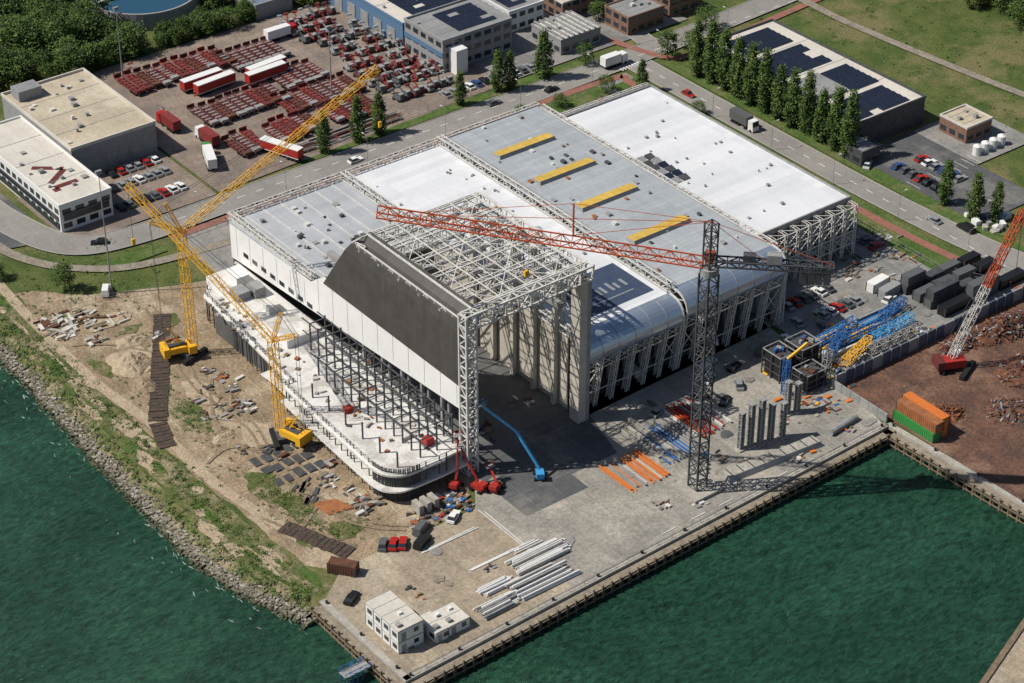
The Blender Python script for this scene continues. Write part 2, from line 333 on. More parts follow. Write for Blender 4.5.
for i in range(8): b.face([(112+i*1.1,93.2,zz),(112.6+i*1.1,93.2,zz),(112.6+i*1.1,95,zz),(112+i*1.1,95,zz)],'paint')
for i in range(10): b.face([(130+i*2.6,-8,zz),(130.12+i*2.6,-8,zz),(130.12+i*2.6,-3,zz),(130+i*2.6,-3,zz)],'paint')
for i in range(7): b.face([(-20+i*8,-78.3,zz),(-16+i*8,-78.2,zz),(-16+i*8,-78.05,zz),(-20+i*8,-78.15,zz)],'paint')
b.obj('road_markings')
b=MB()
for i in range(46):
    x,y=random.choice([(R(-80,-42),R(-78,-50)),(R(-40,44),R(-76,-40)),(R(-10,44),R(-60,-40)),(R(56,100),R(-55,10))])
    b.face([(u,v,zz+.004+i*.0006) for u,v in jag(blob(x,y,R(.5,2.4),R(.4,1.8),14,i),.08,.6)],random.choice(['pavegrey','asphalt','gravel','gravel']))
b.obj('ground_stains')
# ------------------------------------------------------------------ hall
hall=empty('shipyard_hall')
def hobj(b,n,sm=False): return b.obj(n,parent=hall,smooth=sm)
XA,XB,XC,XD,XE=-40,-7,23,55,92.8
b=MB();b.box(XA+1,XB,22,60,19.6,20,'roofA');b.box(XB,XC,-30,60,19.7,20.1,'roofwhite');b.box(XC,XD-1,-30,60,20.7,21.1,'roofC')
b.box(XD+1,XE,-17.5,59,14.6,15,'roofwhite')
hobj(b,'roofs')
b=MB()
b.box(XA,XE,59.6,60,0,14.6,'wallgrey');b.box(XA,XD,59.6,60,14.6,19.6,'wallgrey')
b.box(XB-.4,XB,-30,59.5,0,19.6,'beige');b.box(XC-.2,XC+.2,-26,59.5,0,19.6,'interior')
b.box(XD-.9,XD+.9,-17,59.5,0,20.6,'wallgrey');b.box(XE-.4,XE,-17,59.5,0,14.6,'wallgrey')
b.box(XB,XD-1,-14,-13.6,0,19.6,'bayshade')  # dark panel paints the dim inside of the open bays
b.box(XD+1,XE-.5,-17.2,-16.9,0,14.6,'bayshade')  # dark backing paints the shaded interior behind the east lattice
for (x0,x1,y0,y1) in ((XD+1,XE,-17.9,-17.5),(XD+1,XE,59,59.4),(XE,XE+.4,-17.9,59.4)): b.box(x0,x1,y0,y1,14,15.5,'steelgrey')
hobj(b,'walls')
b=MB();x=XA-.2
W=[(60,9.5),(60,19),(24,20.2),(18,24.5),(-34.5,23),(-34.5,16.5)]
b.face([(x,y,z) for y,z in W],'wallwhite');b.face([(x+.3,y,z) for y,z in W][::-1],'interior')
pf=[(XA-.2,18.9),(XA,19.8),(XA+.6,20.4),(XA+1.6,20.7)]
for i in range(3):
    (xa,za),(xb,zb)=pf[i],pf[i+1];b.face([(xa,60,za),(xb,60,zb),(xb,24,zb),(xa,24,za)],'roofA')
b.box(XA,XA+.6,-34,60,7.8,8.3,'steelwhite')
for i in range(16): b.box(x-.04,x-.005,-33+i*6,-32.92+i*6,17.2-i*.42,19 if i>9 else 22.9,'steelgrey')
for i in range(8): b.box(x-.06,x-.005,24+i*4,26.2+i*4,12.5,13.7,'glass')
hobj(b,'white_wall')
b=MB();prof=[(-40.35,22.5),(-40.5,28),(-40.45,33),(-40.2,36),(-39.6,38),(-38.6,39.7),(-37.4,40.8),(-36,41.3)]
yb=[18.5,14.5,10.9,8.9,7.4,6.2,5.2,4.4]
for i in range(len(prof)-1):
    (xa,za),(xb,zb)=prof[i],prof[i+1];n=12
    for j in range(n):
        ya0=-34.5+(yb[i]+34.5)*j/n;ya1=-34.5+(yb[i]+34.5)*(j+1)/n;yb0=-34.5+(yb[i+1]+34.5)*j/n;yb1=-34.5+(yb[i+1]+34.5)*(j+1)/n
        b.face([(xa,ya1,za),(xa,ya0,za),(xb,yb0,zb),(xb,yb1,zb)],'darkpanel')
hobj(b,'dark_cladding',True)
b=MB();k='steelwhite'
ys=[-34,-26.4,-18.8,-11.2,-3.6,4]
for y in ys:
    b.lattice((-37,y,39.4),(XB+.5,y,39.4),1.3,3.0,3.6,.3,k,rd=.17)
    b.lattice((XB+.6,y,20),(XB+.6,y,38),1.2,1.2,2.6,.26,k,rd=.15)
    b.beam((-39.4,y,0),(-39.4,y,38),.7,'steelgrey');b.beam((-37.6,y,0),(-37.6,y,38),.6,'steelgrey')
    for z in range(3,38,5): b.beam((-39.4,y,z),(-37.6,y,z+2.5),.25,'steelgrey')
    b.beam((-8.2,y,0),(-8.2,y,38),1.1,'beige')
for z in (37.9,41): 
    for xx in (-37,-8,-6.2): b.beam((xx,-35,z),(xx,4.5,z),.4,k)
for i in range(1,8):
    xx=-37+30*i/8
    b.beam((xx,-34,41.1),(xx,4,41.1),.24 if i%2==0 else .14,k);b.beam((xx,-34,38),(xx,4,38),.14,k)
for i in range(5):
    for j in range(4):
        x0=-37+7.5*j;x1=x0+7.5
        if (i+j)%2: b.beam((x0,ys[i],41),(x1,ys[i+1],41),.18,k)
        else: b.beam((x1,ys[i],41),(x0,ys[i+1],41),.18,k)
    ym=(ys[i]+ys[i+1])/2;b.beam((-37,ym,41),(-7,ym,41),.2,k)
for z in (24,30,35):
    b.beam((XB+.6,-34,z),(XB+.6,4,z),.3,k)
for i in range(5):
    b.beam((XB+.6,ys[i],21),(XB+.6,ys[i+1],30),.22,k);b.beam((XB+.6,ys[i],38),(XB+.6,ys[i+1],30),.22,k)
b.planar((XA+.6,-34,36),(XA+.6,5,36),3,3.2,.3,k)
b.planar((XB+1.2,-34,38),(XB+1.2,4,38),3,3.2,.28,k)
b.box(-10,-8.6,-30,20,28,29.4,'steelgrey');b.box(-38,-36.6,-30,20,28,29.4,'steelgrey')
cur=[(24,20.2),(20,22.5),(16.5,26),(13,30.5),(9.5,35.5),(6.5,39),(4,41)]
for xx in (XA+.8,-33,-26.5,-20,-13.5,XB+.4):
    for (ya,za),(yb_,zb) in zip(cur,cur[1:]):
        b.beam((xx,ya,za),(xx,yb_,zb),.32,k);b.beam((xx,ya-2.2,za-1),(xx,yb_-2.2,zb-1.2),.22,k)
        b.beam((xx,ya,za),(xx,ya-2.2,za-1),.17,k);b.beam((xx,ya,za),(xx,yb_-2.2,zb-1.2),.17,k)
for (ya,za) in cur: b.beam((XA+.8,ya,za),(XB+.4,ya,za),.26,k)
b.lattice((-39,-35.5,0),(-39,-35.5,41),2.6,2.6,2.6,.42,k,rd=.24)
b.box(-9,-6,-36.2,-33,0,37.5,'beige');b.box(-6.9,-5.9,-36.25,-33,0,37,'steelgrey')  # grey strip paints the shadow flanking the beige post
for xx in (-9.2,-6): b.beam((xx,-36.3,37.5),(xx+.6,-36,41),.5,k)
b.lattice((-40,-35.5,39.4),(-6,-35.5,39.4),2.4,3.4,3.4,.38,k,rd=.22)
hobj(b,'tall_frame')
b=MB()
for xx in (XB+1.4,XC+1.4):
    zb=20.1 if xx<0 else 21.1
    for y in range(-30,60,2): b.beam((xx,y,zb),(xx,y,zb+1.1),.07,'steelgrey')
    b.beam((xx,-30,zb+1.1),(xx,60,zb+1.1),.08,'steelgrey')
hobj(b,'edge_walkway')
b=MB()
b.lattice((XB,-30,21.2),(XB,60,21.2),1.4,1.8,2.6,.24,k,rd=.14)
b.lattice((XC-.4,-30,21.6),(XC-.4,60,21.6),1.5,1.9,2.6,.24,k,rd=.14)
b.lattice((XD+.6,-30,19.3),(XD+.6,60,19.3),1.6,3,2.8,.26,k,rd=.15)
b.lattice((XA+.6,24,21.2),(XA+.6,60,21.2),1.2,1.2,2.2,.22,k,rd=.12)
b.lattice((XA,60.4,20.6),(XD,60.4,20.6),1.3,1.5,2.6,.24,k,rd=.13)
b.lattice((XD,60.2,15),(XE,60.2,15),1,1.2,2.6,.2,k,rd=.12)
hobj(b,'edge_trusses')
def nose(x0,x1,zt,name):
    b=MB();pf=[]
    for i in range(11):
        t=math.radians(-5+i*13.5);pf.append((-30.5-4.6*math.sin(t)-(.4 if i>0 else 0),zt-3.9+4*math.cos(t)))
    n=6
    for i in range(10):
        (ya,za),(y2,z2)=pf[i],pf[i+1]
        for j in range(n):
            xa=x0+(x1-x0)*j/n;xb=x0+(x1-x0)*(j+1)/n
            b.face([(xa,ya,za),(xa,y2,z2),(xb,y2,z2),(xb,ya,za)],'metalblue')
    b.obj(name,parent=hall,smooth=True)
    b=MB()
    for xx in [x0+(x1-x0)*j/n for j in range(n+1)]:
        for (ya,za),(y2,z2) in zip(pf,pf[1:]): b.beam((xx,ya-.02,za+.02),(xx,y2-.02,z2+.02),.35 if xx in(x0,x1) else .1,'steelwhite' if xx in(x0,x1) else 'steelgrey')
    for xx in (x0,x1):
        for p,q in ((pf[1],(-29,zt-3)),(pf[4],(-29,zt-3)),(pf[7],(-29,zt-3)),(pf[10],(-29,zt-3))): b.beam((xx,p[0],p[1]),(xx,q[0],q[1]),.18,'steelwhite')
    n=round((x1-x0)/5)
    for j in range(n+1):
        xx=x0+(x1-x0)*j/n;yy=-34.6
        b.lattice((xx,yy,zt-5.4),(xx,-32.2,0),.8,1.4,2.2,.2,k,rd=.12)
        b.lattice((xx,-30.5,zt-2),(xx,-16,zt-2),.8,2.2,2.4,.18,k,rd=.11)
        b.beam((xx,-26,0),(xx,-26,zt-3),.6,'steelgrey')
        if j<n:
            x2=x0+(x1-x0)*(j+1)/n
            for z,y in ((zt-5.6,-34.8),(zt-9,-34),(4.5,-33)):
                b.beam((xx,y,z),(x2,y,z),.2,k)
            if j in (0,n-1): 
                b.beam((xx,-33,4.5),(x2,-34,zt-9),.18,k);b.beam((x2,-33,4.5),(xx,-34,zt-9),.18,k)
            b.beam((xx,-34,zt-9),(x2,-34.8,zt-5.6),.16,k);b.beam((x2,-34,zt-9),(xx,-34.8,zt-5.6),.16,k)
    b.lattice((x0,-29,zt-4),(x1,-29,zt-4),2,3,3,.22,k,rd=.13)
    b.obj(name+'_frame',parent=hall)
nose(XB+.8,XC-.6,20,'front_shell_west');nose(XC+.4,XD-.4,21,'front_shell_east')
b=MB();n=9
for j in range(n+1):
    xx=XD+1.5+(XE-XD-2)*j/n
    b.lattice((xx,-19.6,0),(xx,-19.6,14.6),.8,2.6,2.4,.2,k,rd=.12)
    if j<n:
        x2=XD+1.5+(XE-XD-2)*(j+1)/n
        for z in (4,7.5,11,14.4): b.beam((xx,-21,z),(x2,-21,z),.2,k)
        for z0,z1 in ((4,7.5),(7.5,11),(11,14.4)):
            b.beam((xx,-21,z0),(x2,-21,z1),.13,k);b.beam((x2,-21,z0),(xx,-21,z1),.13,k)
        b.beam((xx,-18,14.4),(x2,-21,14.4),.16,k)
b.lattice((XD+1,-33,9),(XD+1,-18,9),1.2,2,2.5,.24,k);b.lattice((XD+.5,-33,0),(XD+.5,-33,15),1.2,1.6,2.5,.26,k)
hobj(b,'east_front_lattice')
b=MB()
for yc in (44,27.5,11,-8.5):
    b.hexa([(28.6,yc-1.9,21.1),(46.5,yc-1.9,21.1),(46.5,yc+1.9,21.1),(28.6,yc+1.9,21.1),(28.8,yc-1.5,22.1),(46.3,yc-1.5,22.1),(46.3,yc+1.5,21.8),(28.8,yc+1.5,21.8)],'wallgrey','yellowroof')
b.box(0,20.5,-27,-12,20.12,20.15,'navy')
for i,xx in enumerate((3,4.6,6.2,9,10.6,12.8,14.4,16.6)): b.box(xx,xx+.8,-21.5,-19+(i%3)*.5,20.17,20.2,'csilver')
b.box(3,17,-24,-23.6,20.17,20.2,'csilver')
for i in range(6):
    for j in range(3):
        if random.random()<.9: b.hexa([(60+j*2.8,14+i*2.7,15.1),(62.3+j*2.8,14+i*2.7,15.1),(62.3+j*2.8,16.1+i*2.7,15.1),(60+j*2.8,16.1+i*2.7,15.1),(60+j*2.8,14+i*2.7,15.2),(62.3+j*2.8,14+i*2.7,15.2),(62.3+j*2.8,16.1+i*2.7,15.7),(60+j*2.8,16.1+i*2.7,15.7)],random.choice(['steeldark','wallgrey','solar']))
for i in range(30):
    xx=R(60,90);yy=R(-14,56);s=R(.2,.8);b.box(xx,xx+s,yy,yy+s,15.003,15+R(.3,.7),random.choice(['steelgrey','steelwhite','steelgrey']))
for i in range(26):
    xx=R(-4,20);yy=R(-8,56);s=R(.2,.8);b.box(xx,xx+s,yy,yy+s,20.103,20.15+R(.2,.7),random.choice(['steelgrey','steelwhite','steelgrey']))
for i in range(44):
    xx=R(25,52);yy=R(-26,58);s=R(.3,1.0);b.box(xx,xx+s,yy,yy+s*1.5,21.103,21.15+R(.2,.7),random.choice(['steelgrey','steelwhite','steeldark','rustorange']))
for i in range(34):
    xx=R(-36,-10);yy=R(26,57);s=R(.3,1.4);b.box(xx,xx+s,yy,yy+s,20.003,20+R(.2,.9),random.choice(['steelgrey','steelwhite','steeldark','roofA']))
for i in range(6): b.beam((XA+4+i*5,24,20.15),(XA+4+i*5,59,20.15),.18,'steelwhite')
hobj(b,'roof_fittings')
# ------------------------------------------------------------------ annex
ax=empty('side_annex')
corner=curve([(-60.3,-29),(-59.6,-32.6),(-56.8,-35.4),(-53,-36)],4)
out=[(-50,55),(-53,52)]+[(-53-3.6*i/6,52-44*i/6-0) for i in range(1,7)]+[(-58.6,8),(-59,0),(-59.6,-10),(-60,-20)]+corner+[(-46,-36.2)]
poly=[(-40.4,56)]+out+[(-40.4,-36)]
b=MB();b.prism(poly[::-1],7,7.5,'wallwhite','deck')
p2=[(-40.5,20),(-57.6,20)]+[(x-1.2,y-1 if y<-20 else y) for x,y in out if y<18 and x<-45]+[(-40.5,-37)];b.prism(p2[::-1],3.4,3.8,'wallwhite','deck')
b.box(-54,-53.6,-28,46,0,7,'interior')
b.box(-50,-40.6,20,56,7.5,9.6,'wallwhite','deck')
b.obj('deck',parent=ax)
b=MB()
for i,(x,y) in enumerate(out):
    b.beam((x+.4,y,0),(x+.4,y,8.5),.26,'steeldark')
for (x,y),(X,Y) in zip(out,out[1:]):
    n=max(1,int(math.hypot(X-x,Y-y)/2.4))
    for zz_ in (8.6,8.05): b.beam((x+.2,y,zz_),(X+.2,Y,zz_),.08,'steelgrey')
    b.beam((x-.1,y,6.9),(X-.1,Y,6.9),.5,'steelwhite')
    for j in range(n):
        t=(j+.5)/n;b.beam((x+(X-x)*t+.3,y+(Y-y)*t,0),(x+(X-x)*t+.3,y+(Y-y)*t,8.6),.2,'steeldark')
for i in range(18):
    y=-33+i*3.3
    for j,(x,h) in enumerate(((-41.6,14.6),(-45.8,14.6),(-50.2,12.0),(-56.2,11.2))):
        if j==2 and i>12: continue
        if j==3 and (i>11 or i%2): continue
        if j<2 and i>15: continue
        b.beam((x,y,7.5),(x,y,h+R(0,.8)),.3,'steeldark')
        if j<3: b.beam((x,y,h),(x,y+3.3,h),.24,'steeldark')
        if j<2: b.beam((x,y,h-3.4),(x,y+3.3,h-3.4),.2,'steeldark')
    if i<16:
        b.beam((-41.6,y,14.6),(-45.8,y,14.6),.24,'steeldark')
        if i%2: b.beam((-41.6,y,11.2),(-45.8,y,11.2),.2,'steelwhite')
    if i<=12: b.beam((-45.8,y,12),(-50.2,y,12),.22,'steeldark')
for i in range(8):
    for j in range(3): b.beam((-42-j*5,-34+i*4,0),(-42-j*5,-34+i*4,7),.35,'steelgrey')
b.obj('steel_frame',parent=ax)
b=MB()
b.box(-46,-43,40,44,9.6,12,'steelgrey');b.box(-50,-46.6,41,45,9.6,11.7,'wallgrey');b.box(-47,-43.5,46.5,51,9.6,12.4,'wallwhite');b.box(-47,-44,32,35,9.6,11.5,'steelwhite')
b.box(-54,-52,-10,-8.6,7.5,8.8,'red');b.box(-47,-45,-31,-29,7.5,9.2,'red');b.box(-50,-48,-26,-25,7.5,8.4,'steelwhite')
for i in range(90):
    y=R(-32,48);x=R(-56,-43 if y<18 else -50.5);s=R(.3,1.4);b.obox(x,y,7.52,s,R(.3,1.2),R(.1,.6),R(0,3),random.choice(['steelgrey','steelwhite','timber','steeldark','steelgrey','beige','beige','rustorange']))
b.obj('deck_equipment',parent=ax)
# ------------------------------------------------------------------ vehicles
def carmesh(col,L=4.5,Wd=1.8,van=False):
    b=MB();h=L/2;w=Wd/2
    zt=2.0 if van else 1.45;zb=1.05 if van else .88
    b.hexa([(-h,-w,.3),(h,-w*.94,.3),(h,w*.94,.3),(-h,w,.3),(-h+.05,-w,zb),(h-.12,-w*.9,zb-.14),(h-.12,w*.9,zb-.14),(-h+.05,w,zb)],col)
    x0=-h+(.08 if van else .35);x1=h-(1.1 if van else 1.35);xa=x0+(.1 if van else .55);xb=x1-.75
    b.hexa([(x0,-w*.95,zb-.03),(x1,-w*.92,zb-.06),(x1,w*.92,zb-.06),(x0,w*.95,zb-.03),(xa,-w*.78,zt),(xb,-w*.76,zt),(xb,w*.76,zt),(xa,w*.78,zt)],'glass' if not van else col,col)
    b.box(xa+.05,xb-.05,-w*.74,w*.74,zt-.01,zt+.04,col)
    if van: b.face([(x1+.01,-w*.88,zb),(x1+.01,w*.88,zb),(xb+.03,w*.74,zt-.05),(xb+.03,-w*.74,zt-.05)],'glass')
    else: b.hexa([(-.06,-w*.955,zb),(.06,-w*.955,zb),(.06,w*.955,zb),(-.06,w*.955,zb),(-.06,-w*.79,zt),(.06,-w*.79,zt),(.06,w*.79,zt),(-.06,w*.79,zt)],col)
    for sx in (-h+.85,h-.85):
        for sy in (-1,1): b.cyl((sx,sy*(w-.2),.33),(sx,sy*(w+.02),.33),.33,'tyre',10);b.cyl((sx,sy*(w+.02),.33),(sx,sy*(w+.04),.33),.18,'csilver',8)
    b.box(h-.1,h+.01,-w*.7,w*.7,.42,.56,'black');b.box(h-.13,h-.02,-w*.85,-w*.5,.6,.74,'cwhite');b.box(h-.13,h-.02,w*.5,w*.85,.6,.74,'cwhite')
    return b.mesh('car_body')
CM=[carmesh(c) for c in ('cwhite','csilver','cblack','cgrey','cred','cblue','cblack','csilver')];VM=[carmesh(c,5.3,2,True) for c in ('cwhite','cgrey','cblack')]
def car(x,y,r=0,c=None,z=.2): inst(CM[c if c is not None else random.choice([0,1,1,2,2,3,3,4,5,6,7])],'parked_car',(x,y,z),r+R(-.05,.05))
def van(x,y,r=0,c=0,z=.2): inst(VM[c],'parked_van',(x,y,z),r+R(-.04,.04))
def lorry(x,y,r,cab='cwhite',body='cwhite',name='lorry',L=12):
    b=MB();b.box(-L/2,L/2,-1.25,1.25,1.2,3.9,body,None);b.box(-L/2+.2,L/2+2,-.5,.5,.7,1.15,'black')
    b.hexa([(L/2+.6,-1.2,.5),(L/2+2.7,-1.2,.5),(L/2+2.7,1.2,.5),(L/2+.6,1.2,.5),(L/2+.6,-1.2,3.4),(L/2+2.3,-1.15,3.4),(L/2+2.3,1.15,3.4),(L/2+.6,1.2,3.4)],cab)
    b.face([(L/2+2.72,-1.1,1.9),(L/2+2.72,1.1,1.9),(L/2+2.45,1.05,3.1),(L/2+2.45,-1.05,3.1)],'glass')
    for xx in (-L/2+1,-L/2+2.3,-L/2+3.6,L/2-.6,L/2+1.7):
        for sy in (-1,1): b.cyl((xx,sy*.9,.5),(xx,sy*1.24,.5),.5,'tyre',10)
    b.obj(name,(x,y,.2),r)
def trailer(col,deckc,boxed=False,L=13,side=None):
    b=MB()
    if boxed:
        b.box(-L/2,L/2,-1.25,1.25,1.2,3.9,side or col,deckc);b.box(-L/2,L/2,-1.2,1.2,.9,1.2,'black')
        for s in (-1.27,1.27): b.box(-L/2,L/2,min(s,s*.98),max(s,s*.98),3.7,3.93,'cwhite');b.box(-L/2,L/2,min(s,s*.98),max(s,s*.98),1.15,1.35,'cwhite')
    else:
        b.box(-L/2,L/2,-.5,.5,.9,1.15,col);b.box(-L/2,L/2,-1.25,-1.05,1.05,1.3,col);b.box(-L/2,L/2,1.05,1.25,1.05,1.3,col)
        for i in range(8): b.box(-L/2+i*L/7.3,-L/2+i*L/7.3+.5,-1.2,1.2,1.1,1.26,deckc)
        b.box(L/2-.2,L/2,-1.2,1.2,1.2,2.2,col);b.box(-L/2,-L/2+1.5,-1.2,1.2,1.26,1.9,deckc)
    for xx in (-L/2+1.2,-L/2+2.5,-L/2+3.8):
        for sy in (-1,1): b.cyl((xx,sy*.85,.5),(xx,sy*1.2,.5),.5,'tyre',8)
    b.box(L/2-2.6,L/2-2.4,-.8,.8,0,1,'black')
    return b.mesh('trailer_body')
TF=[trailer('yardred','darkred'),trailer('darkred','steelgrey'),trailer('yardred','steelgrey',L=11),trailer('darkred','rust',L=12)];TB=[trailer('red','cwhite',True),trailer('cwhite','cwhite',True,side='red')]
def tr(m,x,y,r): inst(m,'flatbed_trailer' if m in TF else 'box_trailer',(x,y,.2),r+R(-.03,.03))
hp=math.pi/2
for i in range(11): tr(random.choice(TF),-7+i*3.1,171+R(-.5,.5),hp)
for i in range(9): tr(random.choice(TF),0+i*3.0,141.5+R(-.5,.5),hp)
for i in range(5): tr(random.choice(TF),29+i*3.0,147,hp)
for i in range(15):
    if i in(3,9): continue
    tr(random.choice(TF),-2+i*3.1,121+R(-.8,.8),hp)
for i in range(8): tr(random.choice(TF),22+i*3.2,133.5,hp)
for i,(x,y,q) in enumerate(((10,159,0),(12,155,0),(29,154.5,0),(27,151.5,0))): tr(TB[0] if i!=1 else TB[1],x,y,q+.06)
for i in range(6): tr(TF[1],24+i*3.1,166,hp)
tr(TB[1],6,110.5,1.9);lorry(-12,118,1.2,'green','cwhite','articulated_lorry',9);lorry(-6,128,hp,'cwhite','yardred','lorry',7);lorry(-10,142,hp,'cred','yardred','lorry',7);lorry(44,172,0,'cred','cwhite','lorry',8)
def rack(cols,L=9):
    b=MB()
    for i in range(7):
        y=-2.4+i*.8;b.beam((-L/2+R(0,1),y,.3),(L/2-R(0,1.5),y+R(-.2,.2),.3),R(.25,.5),random.choice(cols));
        if random.random()<.6: b.beam((-L/2+R(0,2),y,.75),(L/2-R(0,2.5),y+R(-.2,.2),.75),R(.2,.4),random.choice(cols))
    for xx in (-3,3): b.box(xx,xx+.3,-2.7,2.7,0,.12,'timber')
    return b.mesh('rack_mesh')
RK=[rack(['yardred','steelgrey','darkred']),rack(['steelgrey','steelwhite','yardred']),rack(['darkred','rust','steelgrey'])]
for i in range(2,7): inst(random.choice(RK),'steel_beam_rack',(-1+i*7,110+R(-.3,.3),.15),R(-.05,.05))
def machine(col):
    b=MB();b.box(-1.6,1.6,-1,1,.5,1.3,col);b.box(-1.4,-.2,-.9,.6,1.3,2.3,'cgrey','steelgrey');b.beam((0,0,1.3),(2.6,.2,2.6),.3,col);b.box(2.3,3.1,-.6,.8,2.3,2.8,col)
    for xx in (-1.1,1.1):
        for sy in (-1,1): b.cyl((xx,sy*.8,.45),(xx,sy*1.15,.45),.45,'tyre',8)
    return b.mesh('machine_body')
MM=[machine('yardred'),machine('darkred'),machine('steelgrey'),machine('csilver'),machine('yardred'),machine('cgrey')]
for yy in (126,131,136,142,148,154,160,166,172,178):
    for i in range(8):
        if random.random()<.72: inst(random.choice(MM),'access_platform',(49.5+i*2.9+R(-.6,.6),yy+R(-.8,.8),.18),hp+R(-.3,.3))
for i in range(8): inst(random.choice(MM),'access_platform',(50+i*2.5,118+R(-.5,.5),.18),hp+R(-.2,.2))
for i in range(8): car(-43+i*2.6,112,hp)
for i in range(8): car(-42+i*2.6,122,hp)
for i in range(6): car(-36+i*2.6,129,hp)
for i in range(7): car(-78,118+i*2.9,.1)
for i in range(5): car(-83,122+i*2.9,.1)
for i in range(7): car(134+R(-.3,.3),-13+i*2.8,0)
for i in range(6): car(142,-11+i*2.8,0)
car(128,9.5,.6,0);van(124,-30,hp,2)
lorry(117,48,-hp,'cwhite','cgrey','lorry',7);lorry(111,97.5,0,'cwhite','cwhite','lorry',6);car(70,99.3,0,3);car(20,95.5,0,0);car(-56,99.5,2.6,2);car(120.5,-22,hp,1);car(88,96,0,2);car(117,70,-hp,4)
for i in range(8): car(62+i*2.8,112,hp)
for i in range(5): car(86+i*2.8,111,hp)
for i in range(14):
    if random.random()<.6: car(-30+i*7,R(66,76),R(0,3))
for i in range(6): car(62+i*2.7,-29,hp)
for i in range(5): car(66+i*2.7,-37,hp+.1)
for i in range(9):
    if i%4!=2: car(99.5,-22+i*3.2,0)
for p in ((62.5,-41,1.2,3),(59,-36,1.2,1),(34,-41,.3,6),(26,-41,.4,0),(19.5,-45.5,-.4,2),(23,-50,.5,6),(30,-47,1,1),(-84,-56,.5,6),(-67.2,-46.8,.8,4),(-65.5,-47.8,.8,4),(-69,-45.6,.8,3),(-51.7,-47,.6,0),(8,-44,.3,1),(56,-30,1,2),(98,8,1.5,3),(98,22,1.5,2),(84,-42,.2,0),(52,-40,1.3,0),(49,-43,1.3,1)): car(*p)
van(-59.5,-46.2,.5,1);van(-62,-50,.5,2);van(30,-36.5,.3,0);van(44,-40,.3,1);van(38,-29,1,0);van(14,-28,1.5,0);van(-66,78,1,0)
# ------------------------------------------------------------------ other buildings
def building(name,x0,x1,y0,y1,h,wall,roof,win=None,parapet=.5,bands=1,solar=None,extra=None):
    b=MB();b.box(x0,x1,y0,y1,0,h,wall,roof)
    p=parapet
    for (a,c,d,e) in ((x0-.15,x0+.25,y0-.15,y1+.15),(x1-.25,x1+.15,y0-.15,y1+.15),(x0+.25,x1-.25,y0-.15,y0+.25),(x0+.25,x1-.25,y1-.25,y1+.15)): b.box(a,c,d,e,h-.2,h+p,wall if roof!='roofbeige' else 'rooflight')
    if win:
        for f in range(bands):
            z=1.2+f*(h/bands);n=max(1,int((y1-y0)/3.2))
            for i in range(n):
                y=y0+(y1-y0)*(i+.2)/n;b.box(x0-.05,x0+.02,y,y+(y1-y0)/n*.65,z,z+1.5,win)
            n=max(1,int((x1-x0)/3.2))
            for i in range(n):
                x=x0+(x1-x0)*(i+.2)/n;b.box(x,x+(x1-x0)/n*.65,y0-.05,y0+.02,z,z+1.5,win)
    if solar:
        for (sx0,sx1,sy0,sy1) in solar:
            y=sy0
            while y<sy1-1.6:
                x=sx0
                while x<sx1-3:
                    if random.random()<.97: b.hexa([(x,y,h+.1),(x+3.4,y,h+.1),(x+3.4,y+1.9,h+.1),(x,y+1.9,h+.1),(x,y,h+.15),(x+3.4,y,h+.15),(x+3.4,y+1.9,h+.4),(x,y+1.9,h+.4)],'solar')
                    x+=3.5
                y+=2.25
    for i in range(int((x1-x0)*(y1-y0)/70)+2):
        x=R(x0+1,x1-2);y=R(y0+1,y1-2);s=R(.5,1.6)
        if solar and any(a-2<x<c+1 and d-2<y<e+1 for a,c,d,e in solar): continue
        b.box(x,x+s,y,y+s,h+.003,h+R(.3,1.2),random.choice(['steelgrey','steelwhite','wallgrey']))
    for i in range(3):
        y=y0+(y1-y0)*(i+1)/4;b.box(x0+.4,x1-.4,y-.08,y+.08,h+.002,h+.06,'wallgrey')
    if extra: extra(b)
    return b.obj(name)
building('warehouse',-45,-19.5,133,173,9,'wallgrey','roofbeige',None,.7,extra=lambda b:(b.box(-19.5,-19.4,136,170,2,7,'beige'),[b.box(-42+i*7,-38+i*7,132.9,133,0,4.5,'steelgrey') for i in range(3)],b.box(-43,-36,166,171,9,12,'wallgrey','roofgrey')))
def logo(b):
    z=8.02
    def st(p,q,w):
        p=Vector((*p,0));q=Vector((*q,0));d=(q-p).normalized();n=Vector((-d.y,d.x,0))*w/2
        b.face([(v.x,v.y,z) for v in (p-n,q-n,q+n,p+n)],'darkred')
    st((-57,132.5),(-50.5,127.3),1.8);st((-57,122),(-50.5,126.9),1.8);st((-57.2,119.5),(-50.5,119.5),1.9);st((-57.2,117.2),(-57.2,119.2),1.9)
    b.box(-61.3,-61.05,111,158,3.2,4.6,'glass');b.box(-61.3,-61.05,111,158,.8,2.2,'glass');b.box(-60,-47,109.7,109.95,3.4,5.6,'glass')
building('office_building',-61,-46,110,160,8,'cwhite','rooflight','glass',.5,2,extra=logo)
building('blue_office_building',70,95,124,143,10,'wallgrey','roofgrey','glass',.6,3,solar=[(78,93,127,141)],extra=lambda b:(b.box(69.8,69.95,124,143,5,6.5,'wallblue'),b.box(72,76,120,123.9,0,8,'cwhite')))
building('blue_shed',70,98,144,205,8,'wallblue','rooflight',None,.5,solar=[(76,94,146,172)],extra=lambda b:[b.box(69.8,69.98,148+i*7,152+i*7,0,5,'steelgrey') for i in range(6)])
building('storage_shed',46,59,187,199,5,'wallgrey','metalblue',None,.2)
building('workshop',101,114,133,165,7,'cwhite','roofgrey','glass',.5,2,solar=[(103,112,136,160)])
building('glasshouse',104,119,112,126,5,'wallgrey','steelwhite','glass',.3,extra=lambda b:[b.beam((105+i*2,112,5.6),(105+i*2,126,5.6),.5,'steelgrey') for i in range(7)])
